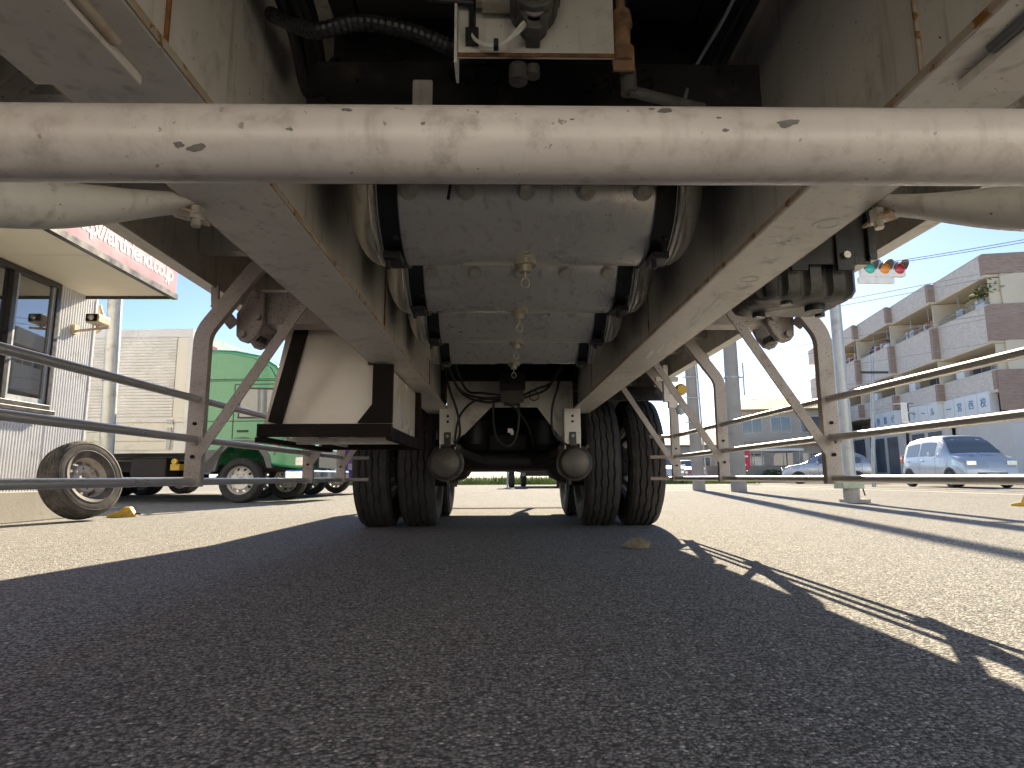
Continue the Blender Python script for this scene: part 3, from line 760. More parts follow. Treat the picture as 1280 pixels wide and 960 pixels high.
# tool box under the left beam
y0, y1 = 2.66, 3.58
xl0, xl1, xr_ = -1.01, -0.905, -0.49
zb, zt = 0.575, 1.13
tb = MB()
tb.prism([(xl0,zb),(xr_,zb),(xr_,0.862),(-0.572,0.862),(-0.572,zt),(xl1,zt)], 'y', y0, y1)
box = tb.build('tool_box', 'cream_panel', TR, bevel=0.004)
c = MB()
c.box(xl0-0.012, xr_+0.03, y0-0.035, y0-0.002, zb-0.022, zb+0.032)
c.box(xl0-0.018, xl0+0.03, y0-0.035, y1+0.10, zb-0.045, zb-0.023)
c.box(xr_+0.002, xr_+0.03, y0-0.002, y1+0.03, zb-0.035, zb+0.02)
c.box(xl0-0.012, xr_+0.001, y1+0.002, y1+0.03, zb-0.035, zb+0.035)
c.build('bottom_frame', 'brown_black', box, bevel=0.003)
MB().bar((-0.955, y0-0.012, zb+0.036), (-0.825, y0-0.012, zt+0.04), 0.055, 0.022, (0,1,0)).build('corner_angle', 'brown_black', box)
c = MB(); c.prism([(xr_-0.115, zb+0.036), (xr_+0.03, zb+0.036), (xr_+0.03, 0.862), (xr_-0.055, 0.862), (xr_-0.055, zb+0.115)], 'y', y0-0.03, y0-0.003)
c.build('corner_angle', 'brown_black', box)
MB().box(xr_+0.002, xr_+0.029, y1-0.035, y1+0.03, zb+0.021, 0.862).build('corner_angle', 'brown_black', box)
MB().box(xl0+0.12, xl0+0.14, y0-0.02, y1, zb-0.02, zb-0.003).box(xl0-0.02, xr_, y0+0.35, y0+0.39, zb-0.033, zb-0.003).cyl((xl0+0.28,y0+0.1,zb-0.012),(xl0+0.28,y0+0.1,zb-0.001),0.012,8).build('floor_bracket', 'frame_paint', box)
MB().tube(smooth_path([(-0.60,2.52,1.10),(-0.575,2.52,1.03),(-0.565,2.56,0.99),(-0.56,2.6,1.0)],6), 0.007, 8).build('cable', 'yellow_paint', TR)

# ribbed plastic canister and its black bracket under the right side
cx0, cx1, cy0, cy1, cz0, cz1 = 0.70, 0.985, 1.62, 1.87, 0.862, 1.00
poly = []
nb_ = 40
def rr_pt(t):
    # rounded rectangle perimeter
    w_, h_, r_ = (cx1-cx0)/2, (cy1-cy0)/2, 0.05
    segs = [(2*(w_-r_)), math.pi/2*r_, 2*(h_-r_), math.pi/2*r_]*2
    L = sum(segs); d = (t % 1.0)*L
    mx, my = (cx0+cx1)/2, (cy0+cy1)/2
    a, b = w_-r_, h_-r_
    items = [((-a,-h_),(1,0),0),((a,-b),None,-90),((w_,-b),(0,1),0),((a,b),None,0),((a,h_),(-1,0),0),((-a,b),None,90),((-w_,b),(0,-1),0),((-a,-b),None,180)]
    for k_, sg in enumerate(segs):
        if d <= sg or k_ == 7:
            p, dr_, a0 = items[k_]
            if dr_: 
                nrm = (dr_[1], -dr_[0]); return mx+p[0]+dr_[0]*d, my+p[1]+dr_[1]*d, nrm
            ang = R(a0)+d/r_
            return mx+p[0]+r_*math.cos(ang), my+p[1]+r_*math.sin(ang), (math.cos(ang), math.sin(ang))
        d -= sg
NP = 128; vs_ = []
lv = [(cz1,0.0,1),(cz0+0.022,0.0,1),(cz0+0.006,0.010,0.7),(cz0,0.028,0.3)]
for z_, ins, ra in lv:
    for j in range(NP):
        x_, y_, nn = rr_pt(j/NP)
        wv = max(0, math.sin(2*math.pi*j/NP*16))**0.7*0.016*ra
        vs_.append((x_-nn[0]*(ins+wv), y_-nn[1]*(ins+wv), z_))
c = MB().add(vs_, [(i*NP+j, i*NP+(j+1)%NP, (i+1)*NP+(j+1)%NP, (i+1)*NP+j) for i in range(3) for j in range(NP)]+[tuple(range(NP)), tuple(range(3*NP, 4*NP))])
can = c.build('canister', 'plastic_black', TR, smooth=40)
for px_, py_, dz_, r_ in ((0.90,1.72,0.016,0.028),(0.77,1.80,0.014,0.018),(0.955,1.80,0.010,0.014),(0.80,1.68,0.008,0.016)):
    MB().cyl((px_,py_,cz0+0.002),(px_,py_,cz0-dz_),r_,20).build('drain_plug', 'black_steel', can, smooth=40)
c = MB(); c.box(0.69, 1.000, 1.60, 1.606, 0.945, 1.30).box(0.994, 1.000, 1.6065, 1.86, 0.965, 1.30).box(0.99, 1.012, 1.588, 1.599, 0.955, 1.26)
brk = c.build('canister_bracket', 'black_paint', can, bevel=0.002)
for xs in (0.80, 0.925):
    MB().box(xs-0.023, xs+0.023, 1.589, 1.5985, 0.925, 1.30).build('strap', 'black_steel', brk, bevel=0.002)
    MB().cyl((xs,1.578,0.965),(xs,1.588,0.965),0.010,8).cyl((xs-0.055,1.585,1.04),(xs-0.055,1.599,1.04),0.012,8).build('bolt', 'weld_metal', brk)

# running gear: twin tyres on two axles
T_ME = tyre_mesh('truck_tyre', 0.513, 0.262, 0.29, 'tyre_rubber')
R_ME = rim_mesh('truck_rim', 0.285, 0.20, 'rim_steel', nh=10, dish=0.125, lug=10, bore=0.11, hand=0.034)
AX = (5.17, 6.48)
for ya in AX:
    for s in (-1, 1):
        for k, off in enumerate((0.705, 1.042)):
            x = X0+s*off
            wh = bpy.data.objects.new('wheel', None); col.objects.link(wh); wh.parent = TR
            wh.location = (x-X0, ya-5.8, 0.505); wh.empty_display_size = 0.1
            link_mesh('tyre', T_ME, wh, (0, 0, 0), (rnd.random()*6, 0, 0))
            link_mesh('rim', R_ME, wh, (0, 0, 0), (0, 0, math.pi if (s*(1 if k else -1)) > 0 else 0))
        MB().cyl((X0+s*0.50, ya, 0.505), (X0+s*0.92, ya, 0.505), 0.19, 32).cyl((X0+s*0.92, ya, 0.505), (X0+s*1.10, ya, 0.505), 0.115, 24).build('brake_drum', 'undercarriage', TR, smooth=40)
    ax = MB().cyl((X0-0.7, ya, 0.505), (X0+0.7, ya, 0.505), 0.068, 20).build('axle', 'undercarriage', TR, smooth=40)
    for s in (-1, 1):
        sp = MB()
        for q in range(3):
            pts = [(ya-0.62+q*0.1, 0.70), (ya-0.3, 0.635-q*0.012), (ya, 0.60-q*0.014), (ya+0.3, 0.635-q*0.012), (ya+0.62-q*0.1, 0.70)]
            for a, b in zip(pts, pts[1:]):
                sp.bar((X0+s*0.46, a[0], a[1]), (X0+s*0.46, b[0], b[1]), 0.075, 0.012)
        sp.box(X0+s*0.46-0.05, X0+s*0.46+0.05, ya-0.09, ya+0.09, 0.42, 0.66)
        sp.build('leaf_spring', 'undercarriage', TR)
        # brake chamber on the front side of the axle
        cx_, cy_, cz_ = X0+s*0.457, ya-0.70, 0.482
        prof = [(0.0,-0.075),(0.06,-0.073),(0.095,-0.060),(0.112,-0.035),(0.114,0.0),(0.122,0.002),(0.122,0.018),(0.114,0.020),(0.11,0.06),(0.08,0.10),(0.0,0.102)]
        ch = MB().lathe(prof, (cx_, cy_, cz_), 'y', 40).build('brake_chamber', 'chamber_paint', TR, smooth=35)
        MB().lathe([(0.123,-0.004),(0.128,-0.002),(0.128,0.020),(0.123,0.022)], (cx_, cy_, cz_), 'y', 40, closed=True).box(cx_-0.012, cx_+0.012, cy_-0.02, cy_+0.03, cz_+0.125, cz_+0.16).cyl((cx_+0.08,cy_-0.01,cz_+0.10),(cx_+0.10,cy_-0.01,cz_+0.125),0.012,8).build('clamp_band', 'chamber_paint', ch, smooth=35)
        MB().cyl((cx_, cy_+0.09, cz_), (cx_, ya-0.1, cz_+0.02), 0.016, 10).build('push_rod', 'undercarriage', ch)
    # suspension hangers
    for s in (-1, 1):
        hx = X0+s*0.445; hy = ya-0.70
        c = MB(); c.box(hx-0.058, hx+0.058, hy-0.03, hy-0.022, 0.615, ZB-0.002).box(hx-0.058, hx-0.05, hy-0.0215, hy+0.11, 0.58, ZB-0.002).box(hx+0.05, hx+0.058, hy-0.0215, hy+0.11, 0.58, ZB-0.002)
        hg = c.build('spring_hanger', 'frame_paint', TR)
        MB().box(hx-0.024, hx+0.024, hy-0.042, hy-0.031, 0.60, 0.70).build('shackle', 'black_steel', hg, bevel=0.003)
        b = MB().cyl((hx, hy-0.05, 0.672), (hx, hy-0.042, 0.672), 0.012, 8)
        b.build('bolt', 'rim_steel', hg)
        hh = MB()
        for zz in (0.775, 0.815): hh.cyl((hx, hy-0.0335, zz), (hx, hy-0.0302, zz), 0.010, 12)
        hh.build('bolt_hole', 'black_steel', hg)
        MB().box(hx-0.10, hx+0.10, hy+0.0, hy+0.16, 0.545, 0.60).build('spring_seat', 'undercarriage', hg)
        MB().bar((hx, hy+0.06, 0.60), (hx-s*0.25, hy+0.5, 0.50), 0.05, 0.05).build('radius_rod', 'undercarriage', hg)
# suspension cross member arch
for ya, mt in ((4.60, 'frame_paint'), (5.85, 'frame_shade_black'), (7.1, 'frame_shade_black')):
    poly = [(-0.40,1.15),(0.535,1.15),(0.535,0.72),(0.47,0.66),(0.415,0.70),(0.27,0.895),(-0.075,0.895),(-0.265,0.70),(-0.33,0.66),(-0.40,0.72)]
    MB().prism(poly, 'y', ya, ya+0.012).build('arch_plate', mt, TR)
MB().box(-0.386, 0.526, 4.35, 4.40, 1.06, 1.30).build('rear_cross_member', 'frame_shade_black', TR)
MB().box(-0.386, 0.526, 3.55, 3.60, 1.10, 1.30).build('rear_cross_member', 'frame_shade_black', TR)
rv = MB(); rv.box(0.0, 0.16, 4.36-0.012, 4.35-0.001, 0.90, 1.06).box(0.02,0.14,4.44,4.55,0.90,0.975).cyl((0.045,4.50,0.93),(0.045,4.42,0.93),0.03,14).cyl((0.11,4.50,0.94),(0.11,4.42,0.94),0.03,14)
rvo = rv.build('relay_valve', 'cast_grey', TR, smooth=35)
MB().box(-0.01,0.17,4.30,4.346,0.985,1.10).build('valve_cover', 'black_steel', rvo)
MB().box(0.05,0.085,4.56,4.585,0.705,0.735).box(0.07,0.092,4.555,4.58,0.69,0.72).build('white_tag', 'white_paint', rvo)
hoses = [
 [(-0.36,4.0,1.30),(-0.37,4.25,1.05),(-0.31,4.35,0.85),(-0.29,4.42,0.70),(-0.33,4.45,0.60)],
 [(-0.38,3.9,1.25),(-0.30,4.25,1.0),(-0.15,4.3,0.93),(0.02,4.38,0.94)],
 [(-0.39,3.9,1.20),(-0.28,4.25,0.97),(-0.12,4.3,0.90),(0.03,4.38,0.92)],
 [(-0.36,4.1,1.28),(-0.25,4.3,1.0),(-0.13,4.32,0.965),(0.03,4.38,0.955)],
 [(-0.33,4.42,0.62),(-0.29,4.35,0.80),(-0.20,4.32,0.90),(-0.10,4.34,0.925),(0.02,4.40,0.92)],
 [(0.12,4.38,0.94),(0.25,4.3,0.99),(0.36,4.28,1.04),(0.44,4.1,1.2)],
 [(0.13,4.38,0.93),(0.22,4.32,0.95),(0.33,4.30,1.0),(0.42,4.1,1.15)],
 [(0.42,4.2,1.15),(0.395,4.3,1.0),(0.36,4.36,0.86),(0.37,4.42,0.70),(0.45,4.44,0.62),(0.52,4.45,0.60)],
 [(-0.05,4.42,0.94),(-0.055,4.42,0.80),(-0.03,4.40,0.66),(0.03,4.40,0.60),(0.09,4.42,0.63),(0.125,4.42,0.75),(0.125,4.42,0.92)],
 [(0.0,4.40,0.93),(0.11,4.45,0.86),(0.20,4.6,0.75),(0.26,4.9,0.60)],
]
for h_ in hoses:
    MB().tube(smooth_path(h_, 8), 0.0085, 8).build('brake_hose', 'rubber_hose', TR)
lp = [(0.235+0.035*math.cos(a/10*6.28), 4.40, 0.955+0.035*math.sin(a/10*6.28)) for a in range(11)]
MB().tube(lp, 0.004, 6).build('coiled_wire', 'rubber_hose', TR)
# dark plates and air springs added to block stray light between the axles
MB().box(-0.36, 0.50, 5.62, 5.64, 0.46, 1.12).build('shade_plate', 'frame_shade_black', TR)
MB().box(-0.40, 0.53, 6.95, 6.97, 0.52, 1.15).build('shade_plate', 'frame_shade_black', TR)
for s in (-1, 1):
    MB().lathe([(0.0,0.62),(0.10,0.62),(0.125,0.66),(0.115,0.72),(0.13,0.76),(0.115,0.81),(0.13,0.86),(0.10,0.92),(0.0,0.92)], (X0+s*0.30,5.42,0), 'z', 24).build('air_spring', 'rubber_hose', TR, smooth=40)
# the beam linking the axles
MB().box(-0.10, 0.23, 5.5, 6.2, 0.62, 0.75).build('suspension_beam', 'undercarriage', TR)
MB().box(X0-0.33, X0+0.33, 5.10, 5.24, 0.435, 0.452).build('axle_strap', 'undercarriage', TR)
# mudguards over the wheels
for s in (-1, 1):
    for ya in AX:
        pr_ = arc(ya, 0.505, 0.62, 48, 132, 14) + arc(ya, 0.505, 0.612, 132, 48, 14)
        xa = X0+s*0.55; xb = X0+s*1.215
        MB().prism(pr_, 'x', min(xa,xb), max(xa,xb)).build('mudguard', 'plastic_black', TR, smooth=30)
    MB().box(min(X0+s*0.56,X0+s*1.20), max(X0+s*0.56,X0+s*1.20), 7.12, 7.13, 0.28, 0.85).build('mud_flap', 'rubber_hose', TR)
# rear under-run bar
MB().box(XL+0.1, XR-0.1, Y1-0.12, Y1-0.02, 0.47, 0.57).build('under_run_bar', 'frame_paint', TR, bevel=0.006)
for s in (-1, 1):
    MB().box(X0+s*0.5-0.04, X0+s*0.5+0.04, Y1-0.1, Y1-0.04, 0.571, 1.2).build('bar_bracket', 'frame_paint', TR)
# right side bits ahead of the wheels: lamp bracket, yellow lamp, hanging bag
c = MB(); c.box(1.10, 1.13, 4.15, 4.19, 0.88, 1.13).box(1.05, 1.20, 4.15, 4.19, 1.02, 1.05).box(1.13, 1.19, 4.15, 4.19, 0.84, 0.93)
lb = c.build('lamp_bracket', 'frame_paint', TR)
MB().lathe([(0.0,-0.02),(0.03,-0.018),(0.04,0.0),(0.04,0.03),(0.0,0.03)], (1.22,4.16,0.965), 'y', 20).build('marker_lamp', 'yellow_paint', lb, smooth=40)
MB().lathe([(0.0,0.79),(0.025,0.80),(0.035,0.83),(0.02,0.86),(0.0,0.865)], (1.21,4.16,0), 'z', 14).build('hanging_bag', 'clear_bag', lb, smooth=60)
rg = [(1.25, 3.72+0.0*j, 1.05)  for j in range(1)]
loop = [(1.235+0.022*math.cos(2*math.pi*j/20), 3.7, 1.07+0.05*math.sin(2*math.pi*j/20)) for j in range(21)]
MB().tube(loop, 0.009, 8).build('rope_hook', 'guard_paint', TR, smooth=60)
# ================================================================ left side
# ---------------------------------------------------------------- office with pink fascia sign
OX = -4.35; OY1 = 6.60
off = thing('office_building', 'office with ribbed grey siding, cream soffit and pink sign fascia', 'building', (-6.5, 3.5, 0), world=True)
MB().box(-9, OX-0.03, -6, OY1-0.04, 0.0, 3.3).build('wall', 'apt_white', off)
MB().box(-9.02, OX+0.03, -6, OY1+0.02, 0.0, 0.275).build('plinth', 'concrete', off, bevel=0.008)
# ribbed siding on the long side, with a hole for the window
WY0, WY1, WZ0, WZ1 = 3.2, 6.02, 1.03, 2.26
prof = []
p_ = 0.036; y = -1.0
def ribs(ya, yb):
    out = []; k = 0; y = ya
    while y < yb-1e-6:
        for fy, dx in ((0.0, 0.0), (0.30, 0.0), (0.42, 0.012), (0.82, 0.012), (0.94, 0.0)):
            yy = y+fy*p_
            if yy <= yb: out.append((yy, dx))
        y += p_
    out.append((yb, 0)); return out
def siding(ya, yb, z0, z1):
    m = MB(); pr_ = ribs(ya, yb); n_ = len(pr_)
    m.add([(OX-0.012+d, q, z0) for q, d in pr_]+[(OX-0.012+d, q, z1) for q, d in pr_], [(i, i+1, n_+i+1, n_+i) for i in range(n_-1)])
    return m
for a in ((WY1, OY1, 0.276, 2.30), (2.0, WY1, 0.276, WZ0)):
    siding(*a).build('siding', 'siding', off)
MB().box(OX-0.02, OX+0.006, OY1-0.02, OY1+0.012, 0.276, 2.30).build('corner_trim', 'siding', off)
wn = MB()
wn.box(OX-0.03, OX+0.03, WY0, WY1, WZ0, WZ0+0.05).box(OX-0.03, OX+0.03, WY0, WY1, WZ1-0.03, WZ1+0.02).box(OX-0.03, OX+0.03, WY1-0.05, WY1, WZ0+0.051, WZ1-0.031).box(OX-0.03, OX+0.03, 5.42, 5.47, WZ0+0.051, WZ1-0.031)
wo = wn.build('window', 'bronze_frame', off, bevel=0.003)
MB().box(OX-0.02, OX+0.012, 5.471, 5.51, WZ0+0.051, WZ1-0.031).box(OX-0.02, OX+0.012, WY1-0.09, WY1-0.051, WZ0+0.051, WZ1-0.031).box(OX-0.02, OX+0.012, 5.511, WY1-0.091, WZ0+0.051, WZ0+0.10).build('sash', 'galvanised', wo)
MB().box(OX-0.012, OX-0.006, 5.511, WY1-0.091, WZ0+0.101, WZ1-0.032).build('pane', 'window_glass', wo)
MB().box(OX-0.022, OX-0.017, WY0, 5.419, WZ0+0.051, WZ1-0.032).build('pane', 'window_glass', wo)
MB().box(OX-0.01, OX+0.06, WY0, WY1+0.03, WZ0-0.04, WZ0-0.001).build('sill', 'bronze_frame', wo, bevel=0.003)
# canopy: soffit and fascia
FX = -3.42; FZ = 2.285; FY1 = 6.42
MB().box(-9, FX-0.05, -6, FY1, FZ+0.001, FZ+0.10).build('soffit', 'soffit', off)
for y in (1.6, 3.4, 5.2):
    MB().box(OX+0.02, FX-0.06, y-0.006, y+0.006, FZ-0.004, FZ+0.0005).build('soffit_joint', 'soffit', off)
MB().box(FX-0.045, FX+0.012, -6, FY1+0.02, FZ-0.035, FZ+0.02).box(OX-1, FX-0.05, FY1+0.001, FY1+0.02, FZ-0.03, FZ+0.06).build('fascia_edge', 'bronze_frame', off)
fs = MB().box(FX-0.03, FX+0.0, -6, FY1, FZ+0.021, FZ+0.85).build('fascia_sign', 'magenta', off, bevel=0.003)
tm = text_mesh('http://artfriend.co.jp', 0.222, 0.0006, 0.90, 0.003)
tm.materials.append(M['white_paint'])
xs_ = [v.co.x for v in tm.vertices]; wtxt = max(xs_)
sc_ = (6.34-4.40)/wtxt*1.0
to = link_mesh('lettering', tm, fs, (FX+0.0012, 6.34-wtxt*1.0, FZ+0.13), (R(90), 0, R(90)))
MB().box(-9, FX-0.04, -6, FY1, FZ+0.86, FZ+1.3).build('parapet', 'apt_white', off)

# flood lamp with arm on the office corner
fl = thing('flood_lamp', 'small beige lamp housing on a bracket arm at the office corner', 'lamp', (OX, 6.3, 1.9), world=True)
MB().box(-4.14, -4.01, 6.12, 6.32, 1.925, 2.02).build('housing', 'beige_plastic', fl, bevel=0.015)
MB().box(-4.13, -4.02, 6.112, 6.12, 1.94, 2.01).build('lens', 'brown_black', fl)
MB().lathe([(0.0,0),(0.025,0.005),(0.03,0.025)], (-4.075,6.09,1.975), 'y', 16).build('lamp_bulb', 'head_lens', fl, smooth=60)
MB().bar((OX+0.02, 6.28, 1.875), (-3.96, 6.22, 1.895), 0.022, 0.02).box(OX+0.001, OX+0.03, 6.25, 6.31, 1.84, 1.94).cyl((-4.075,6.22,1.885),(-4.075,6.22,1.93),0.015,10).build('bracket', 'beige_plastic', fl)
# bent pipe at the corner
tag(MB().tube(smooth_path([(-4.42,6.72,2.27),(-4.42,6.80,2.12),(-4.52,6.9,2.04),(-4.7,6.95,2.0),(-4.8,6.97,1.9),(-4.82,6.98,0.0)],6), 0.035, 14).build('bent_conduit', 'beige_plastic', smooth=50), 'bent beige conduit pipe curling round behind the office corner', 'pipe')
# steel pole
pl = thing('steel_pole', 'plain galvanised pole between office corner and silver box truck', 'pole', (-5.02, 8.0, 0), world=True)
MB().tube([(-4.955,8,0),(-5.10,8,4.4)], 0.085, 24).build('shaft', 'galvanised', pl, smooth=40)
MB().cyl((-4.955,8,0),(-4.955,8,0.03),0.16,20).build('base_plate', 'galvanised', pl)
MB().lathe([(0.086,0),(0.094,0.0),(0.094,0.04),(0.086,0.04)], (-5.01,8,1.62), 'z', 20, closed=True).build('clamp_band', 'rusty_steel', pl)

# leaning spare wheel
sw = thing('loose_wheel', 'dusty loose truck wheel leaning beside the office wall', 'wheel', (-3.94, 6.0, 0))
S_T = tyre_mesh('spare_tyre', 0.365, 0.245, 0.19, 'tyre_dusty', n=120, tread=0.010, zig=30, blocks=4)
S_R = rim_mesh('spare_rim', 0.197, 0.17, 'rim_dusty', nh=10, dish=0.03, lug=8, bore=0.062, hand=0.020)
hd = bpy.data.objects.new('wheel_body', None)
bpy.data.objects.remove(hd)
# wheel plane: axis towards the camera and tipped upwards
ax_ = Vector((0.92, -0.26, 0.27)).normalized()
q = Vector((1,0,0)).rotation_difference(ax_)
lowz = 0.365*math.sqrt(1-ax_.z**2)+0.105*abs(ax_.z)
for nme, me_ in (('tyre', S_T), ('rim', S_R)):
    o = link_mesh(nme, me_, sw)
    o.location = (0, 0.0, lowz-0.004)
    o.rotation_mode = 'QUATERNION'; o.rotation_quaternion = q
MB().tube([(0,0,0.0),(-0.30,0.28,0.0)], 0.04, 8)
# wheel chocks
def chock(name, label, loc, rz, L=0.24, W=0.12, Hh=0.10):
    t = thing(name, label, 'wheel chock', loc, rz)
    MB().prism([(-L/2,0.0),(L/2,0.0),(L/2,0.03),(L*0.32,Hh),(L*0.12,Hh),(-L*0.12,0.055),(-L/2,0.03)], 'y', -W/2, W/2).build('wedge', 'yellow_paint', t, bevel=0.006)
    r_ = MB()
    for k in range(3): r_.box(-L/2-0.004, L/2+0.004, -W/2+0.015+k*0.036, -W/2+0.027+k*0.036, 0.004, 0.024)
    r_.build('ridge', 'yellow_paint', t)
    MB().cyl((L*0.5,0,0.035),(L*0.5+0.05,0,0.03),0.012,8).build('rope_eye', 'wire_dark', t)
chock('wheel_chock', 'dirty yellow wheel chock on the asphalt beside the leaning wheel', (-3.86, 6.55, 0), 0.3)
chock('wheel_chock', 'yellow wheel chock at the right edge near the grey pole base', (6.52, 7.75, 0), -1.2, 0.30, 0.14, 0.2)

# ---------------------------------------------------------------- trucks on the left
C_T = tyre_mesh('small_truck_tyre', 0.36, 0.21, 0.225, 'tyre_rubber', n=72)
C_R = rim_mesh('small_truck_rim', 0.228, 0.15, 'rim_white', nh=10, dish=0.05, lug=6, bore=0.055, hand=0.022)
def truck(label, paint, loc, rz, long_body=5.2, detail=True, body_mat='alu_panel', grp='trucks parked in a row'):
    t = thing('box_truck', label, 'truck', loc, rz, grp)
    # local: x forward with the bumper at 0, y 0 near side .. W far side
    W = 2.0
    cab = [(-1.78,0.60),(-1.50,0.60),(-1.42,0.80),(-1.24,0.96),(-1.0,1.0),(-0.78,0.93),(-0.64,0.74),(-0.60,0.60),(-0.06,0.52),(0.0,0.62),(-0.02,0.95),(-0.06,1.30),(-0.36,1.96),(-0.52,2.20),(-0.80,2.38),(-1.25,2.47),(-1.74,2.50),(-1.78,2.44)]
    cb = MB().prism(cab, 'y', 0, W).build('cab', paint, t, bevel=0.04, seg=3)
    # door shut lines, window, handle
    win = [(-1.10,1.37),(-0.26,1.37),(-0.44,1.80),(-0.98,1.82),(-1.08,1.76)]
    wo_ = MB().prism([(x*1.0+(0.03 if x < -0.7 else -0.03)*-1, z+(0.03 if z > 1.5 else -0.03)) for x, z in win], 'y', -0.004, 0.02).build('window', 'dark_trim', cb)
    MB().prism(win, 'y', -0.007, -0.005).build('pane', 'car_glass', wo_)
    ln = MB()
    for a, b in (((-1.2,0.98),(-1.2,1.9)), ((-1.2,1.9),(-0.45,1.9)), ((-0.5,0.75),(-0.2,1.3)), ((-1.72,1.30),(-0.02,1.30)), ((-1.74,1.96),(-0.3,1.96))):
        ln.bar((a[0],-0.001,a[1]), (b[0],-0.001,b[1]), 0.014, 0.006, (0,1,0))
    ln.build('panel_gap', 'dark_trim', cb)
    MB().prism([(-1.70,1.98),(-0.50,1.98),(-0.62,2.18),(-0.90,2.33),(-1.30,2.42),(-1.70,2.44)], 'y', -0.022, 0.0).build('roof_deflector', paint, cb, bevel=0.015)
    MB().prism([(-1.74,0.64),(-1.50,0.64),(-1.42,0.84),(-1.74,0.84)], 'y', -0.012, 0.0).build('rear_skirt', 'grey_trim', cb)
    MB().bar((-1.74,-0.012,1.02),(-0.04,-0.012,0.98),0.02,0.03,(0,1,0)).build('body_crease', paint, cb)
    MB().box(-0.30,-0.27,-0.03,-0.01,0.98,1.28).build('grab_handle', 'dark_trim', cb)
    MB().box(-1.12,-0.94,-0.02,0.01,1.12,1.155).build('door_handle', 'dark_trim', cb, bevel=0.008)
    MB().box(-0.52,-0.43,-0.006,0.01,0.86,0.90).build('side_lamp', 'amber', cb)
    MB().prism([(-1.70,0.46),(-1.52,0.46),(-1.47,0.80),(-1.26,1.01),(-1.0,1.05),(-0.74,0.98),(-0.56,0.74),(-0.52,0.55),(-0.60,0.55),(-0.66,0.72),(-0.80,0.90),(-1.0,0.96),(-1.22,0.92),(-1.38,0.76),(-1.44,0.50)], 'y', -0.015, 0.05).build('wheel_arch', 'grey_trim', cb, bevel=0.006)
    bp_ = MB().box(-0.30,0.10,-0.02,W+0.02,0.33,0.52).build('bumper', 'chrome' if paint != 'purple_paint' else 'purple_paint', t, bevel=0.03)
    MB().box(0.0,0.06,0.5,W-0.5,0.56,0.86).build('grille', 'dark_trim', t)
    for yy in (0.03, W-0.37):
        MB().box(-0.16,0.035,yy-0.035,yy+0.34,0.56,0.74).build('headlight', 'head_lens', t, bevel=0.03)
    MB().prism([(-0.07,1.34),(-0.05,1.34),(-0.36,1.92),(-0.38,1.92)], 'y', 0.12, W-0.12).build('windscreen', 'car_glass', cb)
    # mirror
    MB().bar((-0.25,0,1.70),(-0.05,-0.22,1.74),0.03,0.03).build('mirror_arm', 'dark_trim', cb)
    MB().box(-0.09,0.0,-0.30,-0.10,1.45,1.78).build('mirror', 'chrome' if detail else 'dark_trim', cb, bevel=0.02)
    # frame
    MB().box(-long_body-1.7,-0.3,0.55,0.65,0.50,0.68).box(-long_body-1.7,-0.3,W-0.65,W-0.55,0.50,0.68).build('chassis', 'undercarriage', t)
    tk = MB().box(-2.9,-2.3,0.06,0.45,0.40,0.72).build('fuel_tank', 'undercarriage', t, bevel=0.03)
    MB().box(-2.20,-2.05,0.02,0.2,0.52,0.62).cyl((-2.12,-0.02,0.66),(-2.12,0.03,0.66),0.045,12).build('fuel_cap', 'yellow_paint', tk)
    MB().box(-3.9,-1.75,0.0,0.03,0.34,0.41).build('side_guard', 'alu_panel', t)
    MB().tube([(-1.90,0.1,0.75),(-1.90,0.1,0.45),(-1.95,0.1,0.40)],0.04,10).build('intake_pipe', 'grey_trim', t)
    # box body
    bx0, bx1 = -1.93, -1.93-long_body
    by0, by1, bz0, bz1 = -0.06, W+0.06, 0.80, 2.82
    body = MB().box(bx1,bx0,by0+0.02,by1-0.02,bz0,bz1).build('box_body', body_mat, t)
    if detail:
        # horizontal corrugation in front of the side wall
        m = MB(); pr_ = []
        z = 1.36
        while z < bz1-0.16:
            for fz, d in ((0,0),(0.2,0),(0.45,0.024),(0.8,0.024)):
                pr_.append((z+fz*0.05, d))
            z += 0.05
        n_ = len(pr_)
        xa, xb = bx1+0.06, bx0-0.26
        m.add([(xa,by0+0.014-d,z_) for z_, d in pr_]+[(xb,by0+0.014-d,z_) for z_, d in pr_], [(i,i+1,n_+i+1,n_+i) for i in range(n_-1)])
        m.build('corrugated_panel', 'alu_panel', body)
        MB().box(bx0-0.25,bx0-0.06,by0+0.004,by0+0.019,1.36,bz1-0.17).build('front_post', 'soffit', body)
        lw = MB()
        for k in range(3): lw.box(bx1+0.05,bx0-0.22,by0-0.004,by0+0.019,0.84+k*0.148,0.84+k*0.148+0.132)
        lw.build('lower_panel', 'alu_lower', body, bevel=0.004)
        MB().box(bx1,bx0,by0-0.012,by0+0.019,1.29,1.35).box(bx1,bx0,by0-0.008,by0+0.018,bz0-0.01,bz0+0.035).box(bx1,bx0,by0-0.01,by0+0.018,bz1-0.13,bz1+0.01).box(bx0-0.05,bx0+0.008,by0-0.01,by0+0.018,bz0+0.036,bz1-0.131).build('edge_rail', 'alu_panel', body)
        MB().box(bx0-0.32,bx0-0.22,by0-0.03,by0+0.0,1.26,1.33).box(bx0-0.30,bx0-0.24,by0-0.03,by0,0.86,1.2).build('latch', 'galvanised', body)
        MB().box(bx0+0.001,bx0+0.012,by0+0.30,by0+0.75,bz1-0.30,bz1-0.16).build('marker_plate', 'red_lens', body)
        MB().box(bx0+0.0,bx0+0.12,by0+0.1,by1-0.1,1.0,bz1-0.35).build('cooling_unit', 'galvanised', body)
